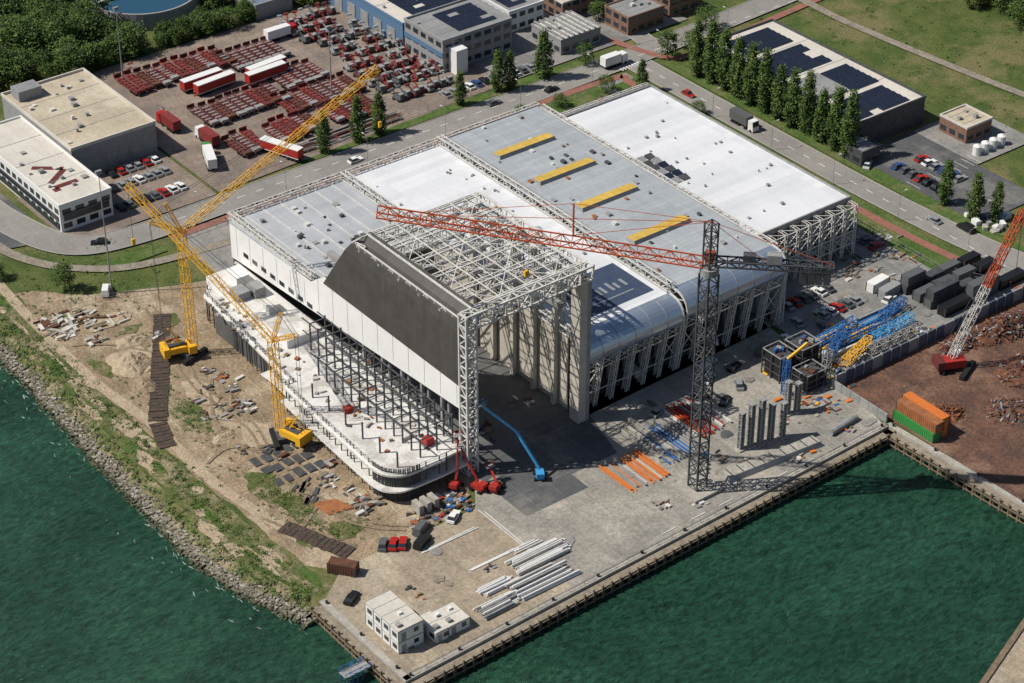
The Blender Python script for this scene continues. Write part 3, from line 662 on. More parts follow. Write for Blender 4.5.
building('brick_building',119,136,130,152,6,'brickwall','roofbeige','glass',.4,2);building('brick_building',128,142,110,121,6,'brickwall','roofgrey','glass',.4,2);building('brick_house',146,158,112,124,6,'brickwall','roofgrey','glass',.4,2);building('workshop',150,175,135,160,7,'wallgrey','rooflight','glass')
building('solar_warehouse',131,158,18,80,8,'steeldark','rooflight',None,.6,solar=[(132.5,156.5,19.5,32),(144.5,156.5,32.8,47),(132.5,156.5,50,64),(136,156.5,66,78.5)],extra=lambda b:(b.box(132,143.5,34,46,8,9,'wallgrey','roofgrey'),[b.box(130.9,130.99,24+i*6,27+i*6,1,4,'glass') for i in range(9)]))
building('annex_building',126,133,10,17.9,4.5,'steeldark','roofgrey','glass')
building('substation_building',158,168,2,12,5,'brickwall','roofbeige','glass',.4,1)
sheet('substation_yard',rect(152,175,-8,16),'pavegrey')
b=MB()
for i in range(4): b.cyl((156+i*3.2,-4,0.1),(156+i*3.2,-4,3),1.2,'cwhite',12);b.cyl((156+i*3.2,-4,3),(156+i*3.2,-4,3.5),1.2,'cwhite',12,.3)
b.obj('storage_tanks')
b=MB()
for i in range(22): b.obox(R(128,140),R(-36,-24),.05,R(1,2.5),R(1,2),R(.5,1.6),R(0,3),random.choice(['concrete','cwhite','steelgrey']))
b.obj('rubble_pile')
b=MB();b.cyl((24,216,0),(24,216,5.5),17,'wallgrey',48);b.cyl((24,216,5.5),(24,216,5.55),16.3,'tankwater',48);b.cyl((24,216,5.5),(24,216,6.1),1.5,'steelgrey',16);b.beam((7,216,6.1),(41,216,6.1),1.2,'steelwhite',.3);b.obj('settling_tank')
# ------------------------------------------------------------------ cranes
b=MB();bx,by=-3.7,-70.7
b.box(bx-4,bx+4,by-4,by+4,.16,1,'concrete')
b.lattice((bx,by,1),(bx,by,55),2.8,2.8,2.4,.32,'steeldark',rd=.18)
b.cyl((bx,by,55),(bx,by,56.6),2,'steelgrey',16)
d=Vector((-.721,.692,0));sd=Vector((.692,.721,0))
b.lattice((bx,by,56.6),(bx,by,67),2.0,2.0,2.4,.28,'steeldark',rd=.16)
p0=Vector((bx,by,58));tip=Vector((bx,by,0))+d*68+Vector((0,0,65.5))
b.lattice(p0+d*1.5,tip,2.1,2.3,2.2,.25,'cranered',tri=True,rd=.13)
cj=p0-d*25;b.lattice(p0-d*1.2,cj,2.4,1.2,2.5,.3,'steeldark',rd=.18)
for i in range(4):
    c=p0-d*(19+i*1.6);b.obox(c.x,c.y,c.z-3.4,1.3,2.6,3.4,math.atan2(d.y,d.x),'steeldark')
c=p0-d*13;b.obox(c.x,c.y,c.z+.7,3,2,1.9,math.atan2(d.y,d.x),'steelgrey');c=p0-d*8;b.obox(c.x,c.y,c.z+.7,2.6,1.8,1.5,math.atan2(d.y,d.x),'steeldark')
c=p0+sd*2.2;b.obox(c.x,c.y,c.z-1.5,2,1.6,2.4,math.atan2(d.y,d.x),'cranered');b.obox(c.x+d.x*1.03,c.y+d.y*1.03,c.z-.8,.1,1.3,1.3,math.atan2(d.y,d.x),'glass')
apex=Vector((bx,by,67.2))
st=p0+(tip-p0)*.41
for e in (st+Vector((0,0,1.2)),p0+(tip-p0)*.8+Vector((0,0,1.2)),cj+Vector((0,0,.6)),p0-d*12): b.beam(apex,e,.1,'cranered')
b.beam(st+Vector((0,0,1)),st+Vector((0,0,8.6)),.28,'cranered');b.beam(apex,st+Vector((0,0,8.6)),.09,'cranered');b.beam(st+Vector((0,0,8.6)),p0+(tip-p0)*.88+Vector((0,0,1)),.09,'cranered')
h=p0+(tip-p0)*.55;b.obox(h.x,h.y,h.z-1.6,2.2,1.6,.5,math.atan2(d.y,d.x),'steelgrey')
for o in (-.5,.5): b.beam(h+d*o+Vector((0,0,-1.5)),h+d*o+Vector((0,0,-9)),.06,'black')
b.obox(h.x,h.y,h.z-10.2,1,.6,1.3,0,'craneyellow')
b.obj('tower_crane')
def crawler(name,x,y,mt,jt,back,col='craneyellow',ang=0):
    b=MB();c=math.cos(ang);s=math.sin(ang)
    for sy in (-1,1):
        ox,oy=-s*sy*2.7,c*sy*2.7
        b.obox(x+ox,y+oy,.1,7.6,1.1,1.2,ang,'tyre');b.obox(x+ox,y+oy,.45,6,1.2,.5,ang,'steeldark')
    b.obox(x,y,.6,3.5,4.4,1,ang,'steeldark');b.cyl((x,y,1.5),(x,y,1.9),1.6,'steelgrey',14)
    aa=math.atan2(back.y,back.x)
    m=Vector((x,y,0))+back*2.2;b.obox(m.x,m.y,1.9,6.0,2.9,1.5,aa,col);b.obox(m.x,m.y,3.4,4.2,1.2,.5,aa,'steeldark');m=Vector((x,y,0))+back*5.2;b.obox(m.x,m.y,1.6,1.4,4.2,2.4,aa,col)
    sd=Vector((-back.y,back.x,0));m=Vector((x,y,0))-back*.9+sd*2.2;b.obox(m.x,m.y,1.9,1.9,1.3,2.0,aa,col);b.obox(m.x-back.x,m.y-back.y,2.6,.1,1.1,1.1,aa,'glass')
    f=Vector((x,y,2.4))-back*1.6;mt=Vector(mt);jt=Vector(jt)
    b.lattice(f,mt,1.7,1.7,2.2,.16,col,rd=.085)
    b.lattice(mt,jt,1.35,1.35,2.1,.14,col,rd=.075)
    st=mt+back*7+Vector((0,0,4));b.lattice(mt,st,.8,.8,2,.13,col)
    st2=mt+back*3+Vector((0,0,8));b.lattice(mt,st2,.7,.7,2,.12,col)
    gb=Vector((x,y,3.5))+back*5
    for o in (-.5,.5):
        oo=sd*o;b.beam(st+oo,gb+oo,.07,'steeldark');b.beam(st2+oo,jt+oo,.07,'steeldark');b.beam(st+oo,st2+oo,.07,'steeldark')
    ap=Vector((x,y,3.5))+back*1;b.beam(ap,ap+back*3+Vector((0,0,5)),.3,col)
    b.beam(jt,(jt.x,jt.y,jt.z-14),.07,'black');b.obox(jt.x,jt.y,jt.z-15.2,.8,.5,1.4,0,'craneyellow')
    b.obj(name)
d1=Vector((49,-12,0)).normalized();crawler('crawler_crane',-64.4,42,(-63.2,41.7,33.7),(-15.3,30.2,65),-d1,ang=.3)
d2=Vector((-11,39,0)).normalized();crawler('crawler_crane',-64.3,-1.1,(-65.8,-.5,27),(-77,38.4,52),-d2,ang=1.2)
b=MB();P0=Vector((74.4,-71.4,2.5));P1=Vector((86,-77,41));M1=P0.lerp(P1,.5)
b.lattice(P0,M1,1.6,1.6,1.8,.2,'steelwhite',rd=.11);b.lattice(M1,P1,1.5,1.5,1.8,.2,'cranered',rd=.11)
b.obox(74,-71,.1,8,1.2,1.2,.4,'tyre');b.obox(76,-75.3,.1,8,1.2,1.2,.4,'tyre');b.obox(74,-72,1.3,6,3,2,2.7,'red');b.obox(71,-70.6,1.5,1.6,4.2,2.2,2.7,'darkred');b.obox(76.6,-71.2,1.5,1.8,1.4,2.4,2.7,'cwhite')
b.beam((71,-70,4),P1,.09,'steeldark');b.beam((71.5,-71.2,4),P1,.09,'steeldark');b.beam(P1,(P1.x+.5,P1.y,22),.09,'black');b.obj('crawler_crane')
def lift(x,y,pts,col,ang=0,w=.5):
    b=MB();b.obox(x,y,.6,3.0,1.7,.9,ang,col);b.obox(x-math.cos(ang)*1.2,y-math.sin(ang)*1.2,1.5,1.7,1.7,.9,ang,col)
    c,s=math.cos(ang),math.sin(ang)
    for a in (-1.2,1.2):
        for e in (-1,1): X=x+c*a-s*e;Y=y+s*a+c*e;b.cyl((X,Y,.5),(X-s*e*.4,Y+c*e*.4,.5),.5,'tyre',10)
    pts=[(x,y,2.4)]+pts
    for i,(p,q) in enumerate(zip(pts,pts[1:])): b.beam(p,q,w*(1-.25*i),col)
    e=pts[-1];b.box(e[0]-1,e[0]+1,e[1]-.5,e[1]+.5,e[2],e[2]+.1,'steelgrey')
    for dx in (-1,1):
        for dy in (-.5,.5): b.beam((e[0]+dx,e[1]+dy,e[2]),(e[0]+dx,e[1]+dy,e[2]+1.1),.06,col)
    for dy in (-.5,.5): b.beam((e[0]-1,e[1]+dy,e[2]+1.1),(e[0]+1,e[1]+dy,e[2]+1.1),.07,col)
    b.obj('boom_lift')
lift(-28.1,-46.6,[(-31,-42,11),(-37,-37.5,18)],'lightblue',1.0,.55)
lift(-41.4,-42,[(-42,-39,6),(-43,-37.8,10)],'red',1.8,.4);lift(-45,-38.6,[(-44,-38,4),(-43.6,-37.6,13)],'red',.6,.4);lift(-38.5,-44.5,[(-37.5,-41,4)],'red',.5,.4);lift(-30,-24,[(-28,-20,8)],'blue',2,.4)
def mast(x,y,h,name='lighting_mast'):
    b=MB();b.cyl((x,y,0),(x,y,h),.24,'steelgrey',8,.1);b.box(x-.8,x+.8,y-.3,y+.3,h,h+.4,'steelgrey');b.box(x-.7,x+.7,y-.5,y+.5,h-.4,h-.15,'steelgrey');b.obj(name)
mast(-64.9,77.1,34);mast(-5,178,22);mast(36,131,22)
def lamp(x,y,dx,dy):
    b=MB();b.cyl((x,y,0),(x,y,8.5),.08,'steelgrey',6,.05);b.beam((x,y,8.5),(x+dx*1.6,y+dy*1.6,8.8),.07,'steelgrey');b.obox(x+dx*1.9,y+dy*1.9,8.72,.8,.3,.12,math.atan2(dy,dx),'steelwhite');b.obj('street_lamp',)
for i in range(-30,180,26): lamp(i,92.6,0,1)
for i in range(-40,80,24): lamp(113.6,i,1,0)
# ------------------------------------------------------------------ quay items
def cabin(name,x0,x1,y0,y1,h,fl,col='cwhite'):
    b=MB();b.box(x0,x1,y0,y1,.1,h,col,'rooflight')
    n=max(2,int((y1-y0)/2.7));hh=(h-.1)/fl
    for f in range(fl):
        z=.1+f*hh
        for i in range(n):
            y=y0+(y1-y0)*(i+.2)/n;b.box(x0-.05,x0+.02,y,y+1.5,z+.9,z+2,'glass')
        m=max(2,int((x1-x0)/2.7))
        for i in range(m):
            x=x0+(x1-x0)*(i+.25)/m;b.box(x,x+1.1,y0-.05,y0+.02,z+(1 if i else .1),z+2.05,'glass' if i else 'steelgrey')
        b.box(x0-.08,x1+.08,y0-.08,y1+.08,z+hh-.18,z+hh+.02,'steelgrey','rooflight')
    for i in range(n+1): yy=y0+(y1-y0)*i/n;b.box(x0-.1,x0+.05,yy-.06,yy+.06,.1,h-.2,'steelgrey');b.box(x0,x1,yy-.05,yy+.05,h+.025,h+.07,'wallgrey')
    b.box(x0+.6,x0+1.6,y0+1,y0+2,h+.03,h+.6,'steelgrey');b.box(x0+3,x0+3.8,y0+4,y0+4.7,h+.03,h+.5,'cwhite')
    if fl>1:
        for i in range(8): b.box(x1+.1,x1+1.1,y0+.4+i*.45,y0+.85+i*.45,.1+i*.36,.2+i*.36,'steelgrey')
        b.box(x1+.1,x1+1.1,y0+4,y1-.5,2.95,3.05,'steelgrey')
    b.obj(name)
cabin('site_office_cabin',-86,-80,-75.5,-64,5.9,2);cabin('site_cabin',-78.4,-75.4,-77.5,-71,2.9,1);cabin('site_cabin',-75.1,-70,-77.3,-71.4,2.7,1)
def container(name,x,y,z,ang,c,L=12.2):
    b=MB();b.obox(0,0,0,L,2.44,2.6,0,c)
    n=int(L/.6)
    for i in range(n):
        for s in (-1,1): b.box(-L/2+.2+i*.6,-L/2+.45+i*.6,s*1.25-.03,s*1.25+.03,.15,2.45,c)
        b.box(-L/2+.2+i*.6,-L/2+.45+i*.6,-1.1,1.1,2.6,2.63,c)
    for a in (-L/2,L/2):
        for s in (-1.2,1.2): b.box(a-.1,a+.1,s-.1,s+.1,0,2.62,'steeldark')
    b.obj(name,(x,y,z),ang)
container('shipping_container',50.2,-84,.1,hp,'green');container('shipping_container',53,-83.6,.1,hp,'orange');container('shipping_container',53,-83.6,2.75,hp,'orange');container('shipping_container',50.4,-84.3,2.75,hp,'rustorange')
container('shipping_container',-80.3,-47.5,.1,2.2,'rust',6)
for i in range(4):
    x=89
    while x<112:
        L=random.choice([6,6,9]);
        if random.random()<.86:
            container('shipping_container',x+L/2,-54.5+i*4.2+R(-.3,.3),.1,R(-.05,.05),random.choice(['black','cblack','steeldark','steeldark','cgrey']),L)
            if random.random()<.3: container('shipping_container',x+L/2,-54.5+i*4.2,2.75,R(-.03,.03),random.choice(['black','steeldark','cgrey','rust']),L)
        x+=L+R(.5,1.5)
container('shipping_container',86,-36,.1,.1,'cwhite',6);container('shipping_container',86,-40,.1,.1,'wallgrey',6)
def stack(name,x0,x1,y0,y1,n,cols,along='x',r=.45,z1=1.2,cylr=False):
    b=MB()
    for i in range(n):
        t=(i+.5)/n;c=random.choice(cols)
        for lay in range(1 if z1<1 else 2):
            if lay and random.random()<.4: continue
            zz=.15+r+lay*2*r;w=R(-.9,.9);rr=r*R(.7,1)
            if along=='x': p,q=(x0+w,y0+(y1-y0)*t,zz),(x1+w-R(0,3),y0+(y1-y0)*t+R(-.15,.15),zz)
            else: p,q=(x0+(x1-x0)*t,y0+w,zz),(x0+(x1-x0)*t+R(-.15,.15),y1+w-R(0,2),zz)
            if cylr: b.cyl(p,q,rr,c,8)
            else: b.beam(p,q,rr*2,c,rr*1.3)
    for f in (.2,.8):
        if along=='x': X=x0+(x1-x0)*f;b.box(X,X+.3,y0,y1,.05,.16,'timber')
        else: Y=y0+(y1-y0)*f;b.box(x0,x1,Y,Y+.3,.05,.16,'timber')
    b.obj(name)
stack('white_tube_stack',-66,-56,-78,-73.5,8,['cwhite','steelwhite','steelgrey'],r=.3,cylr=True)
stack('white_tube_stack',-57,-42,-77.8,-72,10,['cwhite','cwhite','steelgrey','steelwhite'],r=.3,cylr=True)
stack('white_tube_stack',-52,-38,-71,-66,9,['cwhite','steelwhite'],r=.28,cylr=True)
stack('white_tube_stack',-62,-53,-72.2,-69.4,5,['cwhite','steelgrey'],r=.25,cylr=True)
stack('white_tube_stack',-49,-40,-65,-63,3,['cwhite','steelwhite'],r=.25,cylr=True)
stack('steel_beam_stack',-60,-46,-63.6,-63,2,['cwhite'],r=.2,z1=.5);stack('steel_beam_stack',-64,-48,-52.8,-52.2,2,['steelwhite'],r=.18,z1=.5);stack('steel_beam_stack',-46,-45,-68,-48,2,['steelwhite'],'y',r=.12,z1=.5)
stack('orange_steel_stack',-16,-5,-63,-51,12,['orange','orange','beige','steelgrey'],'y',r=.2)
stack('blue_steel_stack',-3,8,-60,-47,12,['blue','blue','steelwhite','steelgrey'],'y',r=.22)
stack('red_steel_stack',9,19,-57,-43,12,['cranered','steelwhite','red','steelgrey'],'y',r=.2)
stack('concrete_plank_stack',-4,2,-57,-42,3,['concrete'],'y',r=.5,z1=.5)
for (x0,x1,y0,y1,al) in ((56,68,-47,-43,'x'),(56,74,-52,-48,'x'),(60,80,-57.5,-54,'x'),(70,84,-47,-44,'x')): stack('blue_steel_stack',x0,x1,y0,y1,6,['blue','steeldark','lightblue','craneyellow','steelwhite','steelgrey'],al,r=.3)
b=MB()
for (x,y,l,a,c) in ((62,-46,14,.1,'blue'),(66,-50,18,-.05,'blue'),(74,-53,14,.1,'lightblue'),(60,-55,12,.3,'craneyellow'),(80,-47,10,.2,'blue'),(70,-57,16,.0,'steelgrey'),(58,-50,12,.5,'blue')):
    p=Vector((x-l/2*math.cos(a),y-l/2*math.sin(a),2.2));q=Vector((x+l/2*math.cos(a),y+l/2*math.sin(a),2.2));b.lattice(p,q,1.7,1.7,1.8,.2,c,rd=.12)
b.obj('crane_boom_sections')
b=MB()
for (x0,x1,y0,y1,h) in ((38,43,-52,-46,7),(44,50,-53,-47,7.5),(40,46,-59,-54,5)):
    b.box(x0+.4,x1-.4,y0+.4,y1-.4,.1,h-.6,'black','steeldark')
    for xx in (x0,(x0+x1)/2,x1):
        for yy in (y0,(y0+y1)/2,y1): b.beam((xx,yy,.1),(xx,yy,h),.25,'steeldark')
    for z in (h*.33,h*.66,h):
        for yy in (y0,y1): b.beam((x0,yy,z),(x1,yy,z),.22,'steelgrey' if z==h else 'steeldark')
        for xx in (x0,x1): b.beam((xx,y0,z),(xx,y1,z),.22,'steelgrey' if z==h else 'steeldark')
    for i in range(6): b.obox(R(x0+1,x1-1),R(y0+1,y1-1),h-.6,R(.5,1.8),R(.4,1.5),R(.3,1),R(0,3),random.choice(['steelgrey','steeldark','blue','rust']))
b.lattice((47,-58,.1),(47,-58,9),1.5,1.5,2,.2,'steelgrey');b.lattice((36,-56,.1),(36,-56,10),1.2,1.2,2,.2,'blue');b.beam((36,-56,10),(41,-57,13),.5,'craneyellow')
b.obj('steel_module')
b=MB()
for (x,y,h) in ((13.5,-65.6,10),(16,-66,11.5),(18.5,-66.6,12),(21,-67.2,10),(24,-67.8,9.5),(31,-62,9),(33.5,-62.6,8)):
    b.lattice((x,y,.6),(x,y,h),.9,.9,1.5,.3,'steelgrey',rd=.2);b.box(x-.3,x+.3,y-.3,y+.3,.1,h,'steeldark');b.box(x-.7,x+.7,y-.7,y+.7,h,h+.25,'steelgrey');b.box(x-1.1,x+1.1,y-1.1,y+1.1,.1,.6,'concrete')
b.obj('steel_columns')
b=MB();b.hexa([(3,-73.8,.1),(29,-76.2,.1),(29,-72.2,.1),(3,-69.8,.1),(3.5,-73.2,1.6),(28.5,-75.6,1.6),(28.5,-72.8,1.6),(3.5,-70.4,1.6)],'steelgrey','concrete')
for i in range(9): b.obox(4.5+i*2.9,-71.9-i*.27,1.6,.2,2.6,.15,-.09,'steeldark')
b.obj('pontoon_ramp')
b=MB();b.cyl((33,-74,1),(42,-73,1),.8,'steelgrey',10);b.obj('steel_tube')
b=MB()
for i in range(28):
    x=47+i*3;b.box(x,x+2.96,-61.2,-60.8,0,3.6,'bluewall' if i%4 else 'wallgrey');b.box(x-.1,x+.1,-61.4,-60.6,0,3.9,'steelgrey')
for i in range(6): b.box(46.6,47,-78+i*2.9,-75.2+i*2.9,0,2.4,'steelgrey')
b.obj('perimeter_wall')
def heap(name,x,y,rx,ry,h,k,n,cols,ps=(.4,2.0)):
    b=MB();nu,nv=26,9;vs=[]
    for j in range(nv+1):
        for i in range(nu):
            t=2*math.pi*i/nu;r=j/nv;rr=r*(1+.28*noise.noise(Vector((math.cos(t)*2+x,math.sin(t)*2+y,r))))
            z=h*(1-r)**.8*(1+.5*noise.noise(Vector((x+math.cos(t)*r*4,y+math.sin(t)*r*4,3))))-(0.05 if j==nv else 0)
            vs.append((x+rx*rr*math.cos(t),y+ry*rr*math.sin(t),max(z,-.02)+.03))
    for j in range(nv):
        for i in range(nu):
            i2=(i+1)%nu;b.face([vs[j*nu+i],vs[(j+1)*nu+i],vs[(j+1)*nu+i2],vs[j*nu+i2]],k)
    for i in range(n):
        t=R(0,6.28);r=R(0,1)**.6*1.1;px=x+rx*r*math.cos(t);py=y+ry*r*math.sin(t);pz=h*max(0,1-r)**.8
        a=Vector((R(-1,1),R(-1,1),R(-.4,.5))).normalized()*R(*ps)/2;c=Vector((px,py,pz+.15));b.beam(c-a,c+a,R(.1,.45),random.choice(cols),R(.06,.25))
    b.obj(name)
rc=['rust','rust','darkred','steeldark','rust','rustorange','rustyard','steelgrey']
heap('scrap_heap',97,-68,11,5,3.5,'rust',500,rc);heap('scrap_heap',83,-66,6,3.6,2.2,'rust',260,rc);heap('scrap_heap',88,-84,9,7,2.6,'rust',400,rc);heap('scrap_heap',72,-92,6,5,1.2,'rustyard',160,rc);heap('scrap_heap',60,-84,4,4,1.6,'rust',160,['rustorange','rust','rust']);heap('scrap_heap',112,-72,10,6,4,'rust',320,rc);heap('scrap_heap',104,-90,10,7,2,'rust',280,rc)
heap('sand_pile',-77,47,5,6,2.4,'sand',0,['rock']);heap('sand_pile',-72,55,4,3,1.6,'sand',0,['rock']);heap('soil_pile',-79,37,3,4,1.4,'soil',0,['rock']);heap('soil_pile',-75,8,3,2,1.0,'sand',0,['rock']);heap('soil_pile',-66,20,2,3,1.0,'soil',0,['rock'])
def mats(name,a,c,w):
    b=MB();A=Vector((*a,0));C=Vector((*c,0));d=C-A;L=d.length;d.normalize();n=int(L/1.25);ang=math.atan2(d.y,d.x)
    for i in range(n):
        q=A+d*(i+.5)*1.25;b.obox(q.x+R(-.1,.1),q.y+R(-.1,.1),.1,1.1,w+R(-.3,.3),.18,ang+R(-.03,.03),'mats')
    b.obj(name)
mats('timber_mats',(-60,61),(-84,22),4.2);mats('timber_mats',(-82,-27),(-75.5,-44),4);mats('timber_mats',(-84,22),(-87,12),4)
def pallet_pile(x,y,r,cols,n=9,s=(.6,3),nm='building_materials'):
    b=MB();a0=R(-.2,.2)
    for i in range(n): b.obox(x+R(-r,r),y+R(-r,r),.1,R(*s),R(.2,1.1),R(.12,.6),a0+random.choice([0,hp,.1,R(0,3)]),random.choice(cols))
    b.obj(nm)
cc=['steelgrey','steelgrey','timber','concrete','steeldark','steeldark','rust','timber','rock','rustorange','steelwhite']
for _ in range(22): pallet_pile(R(-66,-61),R(-34,60),R(.8,2.2),cc,random.randrange(4,10),(.5,2.6))
for _ in range(9): pallet_pile(R(-75,-66),R(-34,34),R(.8,2),['steeldark','timber','steelgrey','rust'],5,(.5,2.6))
for _ in range(12): pallet_pile(R(-84,-70),R(58,76),R(1.5,3),['concrete','steelwhite','timber','beige','rust'],9,(1,4))
for _ in range(14): pallet_pile(R(-60,-42),R(-46,-38),R(1,2.2),cc+['blue','red'],7,(.4,1.8))
for _ in range(18): pallet_pile(R(-20,44),R(-77,-64),R(1,3),cc+['orange','blue'],8,(.4,1.8))
for _ in range(10): pallet_pile(R(-84,-40),R(-80,-60),R(.6,1.5),cc,4,(.3,1.2))
for _ in range(14): pallet_pile(R(34,54),R(-66,-44),R(1,3),['steeldark','rust','steelgrey','blue','orange','craneyellow'],9,(.4,2.4))
for _ in range(14): pallet_pile(R(54,88),R(-58,-40),R(1,2.6),['steeldark','steelgrey','blue','orange','craneyellow','cwhite','timber'],9,(.4,2.6))
for _ in range(20): pallet_pile(R(84,108),R(-38,-14),R(1,3),cc,8)
for _ in range(12): pallet_pile(R(-36,-10),R(-28,20),R(1,3),cc,8)
for _ in range(10): pallet_pile(R(0,50),R(-29,-20),R(1,2.5),cc,7)
for _ in range(10): pallet_pile(R(10,100),R(62,86),R(1,2.5),cc,7)
for _ in range(14): pallet_pile(R(-15,75),R(109,184),R(1,2),['yardred','darkred','steelgrey','csilver'],6)
b=MB()
for i in range(5):
    for j in range(3): b.obox(-74+i*2.6+R(-.4,.4),-4-j*4.6+R(-.4,.4),.1,R(1.6,2.3),R(2.4,3.4),R(.1,.3),R(-.1,.1),'steeldark')
for i in range(9): b.obox(-72+R(-3,3),-20+R(-4,4),.1,R(2,4),R(.6,1.2),.25,R(.4,.8),random.choice(['steeldark','timber']))
b.obj('formwork_panels')
b=MB()
for i in range(3): b.box(-57+i*2,-55.8+i*2,-42,-39,.1,2.6,'concrete')
b.obj('precast_walls')
b=MB()
for i in range(4): b.beam((-94-i*1.2,-72,-4),(-94-i*1.2,-72,-.4),.2,'blue');b.beam((-94-i*1.2,-74.5,-4),(-94-i*1.2,-74.5,-.4),.2,'blue')
b.planar((-92,-72,-.4),(-98,-72,-.4),1,1.2,.1,'blue');b.planar((-92,-74.5,-.4),(-98,-74.5,-.4),1,1.2,.1,'blue');b.box(-98,-92,-74.5,-72,-.5,-.4,'steelgrey');b.obj('mooring_platform')
def fence(pts,h,k='steelgrey',step=3):
    b=MB()
    for (x,y),(X,Y) in zip(pts,pts[1:]):
        n=max(1,int(math.hypot(X-x,Y-y)/step))
        for i in range(n+1): t=i/n;b.beam((x+(X-x)*t,y+(Y-y)*t,0),(x+(X-x)*t,y+(Y-y)*t,h),.08,k)
        for z in (h,h*.5): b.beam((x,y,z),(X,Y,z),.05,k)
    b.obj('fence')
fence([(-86,78),(-70,76),(-50,68),(-40,64)],1.8);fence([(-88,-82),(46,-78.4)],1.1,'steelgrey',4);fence([(104,62),(104,-40),(112,-56)],2);fence([(-18,107.4),(80,107.4)],2);fence([(-40,88.5),(100,88.5)],2)
# ------------------------------------------------------------------ vegetation
def tree(seed,h,rw,kind='round',nclump=46,leaf=26,ls=.62):
    rnd=random.Random(seed);b=MB();cb=h*(.05 if kind!='round' else .25)
    b.cyl((0,0,0),(0,0,h*.55),.022*h*.9,'bark',7,.012*h);b.cyl((0,0,h*.55),(0,0,h*.85),.012*h,'bark',6,.004*h)
    for i in range(nclump):
        t=(i+rnd.random())/nclump if kind=='poplar' else rnd.random()
        z=cb+(h-cb)*t
        if kind=='poplar': rad=rw*(min(1,(t+.08)*3.2)**.6)*(1-max(0,(t-.3)/.7)**1.9*.85)
        else: rad=rw*math.sqrt(max(.05,1-(2*t-.85)**2*.8))
        rr=rad*rnd.uniform(.3,1)**.6;a=rnd.uniform(0,6.28);c=Vector((rr*math.cos(a),rr*math.sin(a),z))
        if i%5==0: b.cyl((0,0,max(cb*.7,z-rr*.9)),c*.9+Vector((0,0,z*.1)),.06,'bark',4,.02) 
        cs=rw*rnd.uniform(.22,.42)*(1 if kind=='round' else 1.1)
        k0=rnd.choice(['leafd','leafm','leafm','leafl'] if kind=='round' else ['leafm','leafm','leafl','leafl','leafd'])
        for _ in range(leaf):
            o=Vector((rnd.gauss(0,1),rnd.gauss(0,1),rnd.gauss(0,.75 if kind=='round' else 1.5)))*cs*.55;p=c+o
            u=Vector((rnd.uniform(-1,1),rnd.uniform(-1,1),rnd.uniform(-.6,.6))).normalized();v=u.cross(Vector((rnd.uniform(-1,1),rnd.uniform(-1,1),1))).normalized();s=ls*rnd.uniform(.5,1)
            k=k0 if rnd.random()<.7 else rnd.choice(['leafd','leafl','leafm'])
            b.face([p-u*s*.5,p+v*s*.4,p+u*s*.5,p-v*s*.4],k)
    return b.mesh('tree_mesh')
RT=[tree(i,9+i%3*1.5,4+i%2,'round',60,32,.75) for i in range(5)];PT=[tree(20+i,16.5+i*.8,2.25,'poplar',84,46,.66) for i in range(3)]
for i in range(12): inst(PT[i%3],'poplar_tree',(127.3+R(-.3,.3),78-i*5.65,0),R(0,6),sc=R(.94,1.1))
for (x,y,s) in ((91,103.5,.9),(75.6,105,.7),(79,104,.7),(27,104.5,.75),(34,104.5,.75),(16,104.5,.7),(129.5,-17.4,.7),(130,-27,.75),(134,-31,.6),(108,80,.6),(62,104.8,.6)): inst(random.choice(PT),'poplar_tree',(x,y,0),R(0,6),sc=(s*1.2,s*1.2,s))
for (x,y,s) in ((-73.4,85,.7),(100,86,.5),(84,87,.45),(70,87,.5),(128,92,.8),(136,90,.7),(106,103,.6),(112,60,.4),(-84,100,.5),(-80,140,.8),(-84,150,.8),(140,126,.8),(143,132,.9),(128,124,.7),(100,150,.7),(97,158,.8),(160,128,.9),(150,100,.7)): inst(random.choice(RT),'deciduous_tree',(x,y,0),R(0,6),sc=s)
wood=empty('woodland')
for i in range(260):
    x=R(-75,62);y=R(189,270)
    if math.hypot(x-24,y-216)<20: continue
    if x>44 and y<203: continue
    inst(random.choice(RT),'tree_crown',(x,y,-.5),R(0,6),wood,R(.7,1.25)*(.55 if (4<x<44 and y<200) else 1))
for i in range(34):
    x=R(-24,45);inst(random.choice(RT),'tree_crown',(x,R(187,192),-.5),R(0,6),wood,R(.5,.7) if x>4 else R(.6,1))
w2=empty('tree_belt')
for i in range(90): inst(random.choice(RT),'tree_crown',(R(222,262),R(20,110),-.5),R(0,6),w2,R(.7,1.1))
for i in range(40): inst(random.choice(RT),'tree_crown',(R(150,176),R(160,200),-.5),R(0,6),w2,R(.6,1))
for i in range(14): inst(random.choice(RT),'tree_crown',(66+R(-2,2),186+R(0,20),-.5),R(0,6),w2,R(.6,.9))
def shrubs(name,pts,leaf=22,s=.45,cols=('leafd','leafm','leafl','leafl')):
    b=MB()
    for (x,y,r) in pts:
        k0=random.choice(cols)
        for _ in range(leaf):
            p=Vector((x+random.gauss(0,r*.5),y+random.gauss(0,r*.5),abs(random.gauss(0,r*.35))+.1));u=Vector((R(-1,1),R(-1,1),R(-.4,.4))).normalized();v=u.cross(Vector((R(-1,1),R(-1,1),1))).normalized();q=s*R(.5,1.1)
            b.face([p-u*q*.5,p+v*q*.4,p+u*q*.5,p-v*q*.4],k0 if random.random()<.7 else 'leafm')
    b.obj(name)
shrubs('shore_shrubs',[(random.gauss(-91.5,2.0),R(-50,110),R(.3,1.4)) for _ in range(480)]+[(shx(y)-R(.5,3.4),y,R(.3,.9)) for y in [R(-50,120) for _ in range(260)]],18,.4)
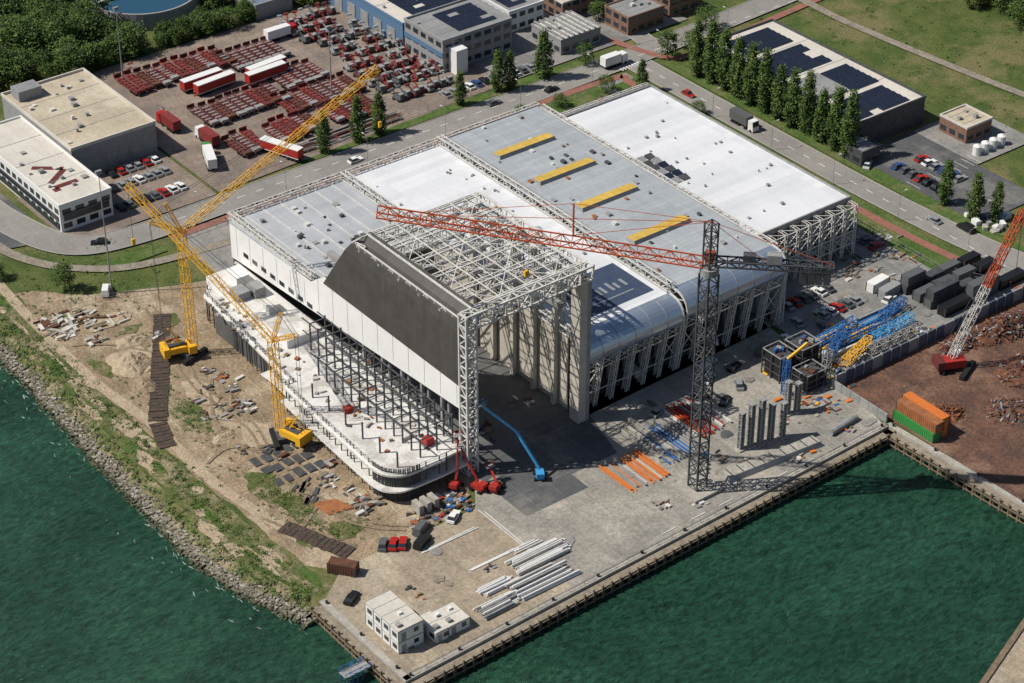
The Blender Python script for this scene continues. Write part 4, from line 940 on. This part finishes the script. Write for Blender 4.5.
shrubs('site_weeds',[(random.gauss(-76.5,2),random.gauss(-20,6),R(.4,1.1)) for _ in range(100)]+[(random.gauss(-77,2),random.gauss(20,5),R(.3,.9)) for _ in range(80)]+[(random.gauss(-72,3),-36+random.gauss(0,2.5),R(.3,.9)) for _ in range(36)]+[(R(-84,-60),R(66,80),R(.3,.9)) for _ in range(50)]+[(R(-84,-66),R(-40,60),R(.2,.5)) for _ in range(160)],14,.35)
shrubs('hedge',[(R(-18,60),188,1.6) for _ in range(80)]+[(R(104,106),R(-30,60),1.0) for _ in range(120)],30,.5)
shrubs('meadow_tufts',[(R(165,225),R(-20,110),R(.3,1.2)) for _ in range(260)]+[(R(-85,-45),R(78,100),R(.2,.8)) for _ in range(90)],10,.5)
# ------------------------------------------------------------------ camera, light
f=2280.0;pt=math.radians(33.4);D=543.0;a=math.radians(37.5);fw=Vector((math.sin(a),math.cos(a),0))
cam=bpy.data.cameras.new('camera');co=bpy.data.objects.new('camera',cam);bpy.context.scene.collection.objects.link(co)
cam.lens=f/1024*36;cam.clip_end=9000;cam.clip_start=1
co.location=Vector((0,0,D*math.sin(pt)))-fw*D*math.cos(pt);co.rotation_euler=(math.pi/2-pt,0,-a);bpy.context.scene.camera=co
el=math.radians(50);S=Vector((-.86*math.cos(el),.51*math.cos(el),math.sin(el)))
l=bpy.data.lights.new('sun','SUN');l.energy=5.0;l.angle=math.radians(.5);l.color=(1,.945,.85);lo=bpy.data.objects.new('sun',l);bpy.context.scene.collection.objects.link(lo);lo.rotation_euler=S.to_track_quat('Z','Y').to_euler();lo.location=(0,0,200)
w=bpy.data.worlds.new('World');bpy.context.scene.world=w;w.use_nodes=True;nt=w.node_tree;sk=nt.nodes.new('ShaderNodeTexSky');sk.sky_type='NISHITA';sk.sun_disc=False;sk.sun_elevation=el;sk.sun_rotation=math.atan2(S.x,S.y)
bg=nt.nodes['Background'];bg.inputs['Strength'].default_value=.068;nt.links.new(sk.outputs[0],bg.inputs[0])
sc=bpy.context.scene;sc.view_settings.view_transform='Standard';sc.view_settings.look='None';sc.view_settings.exposure=0
print('done')
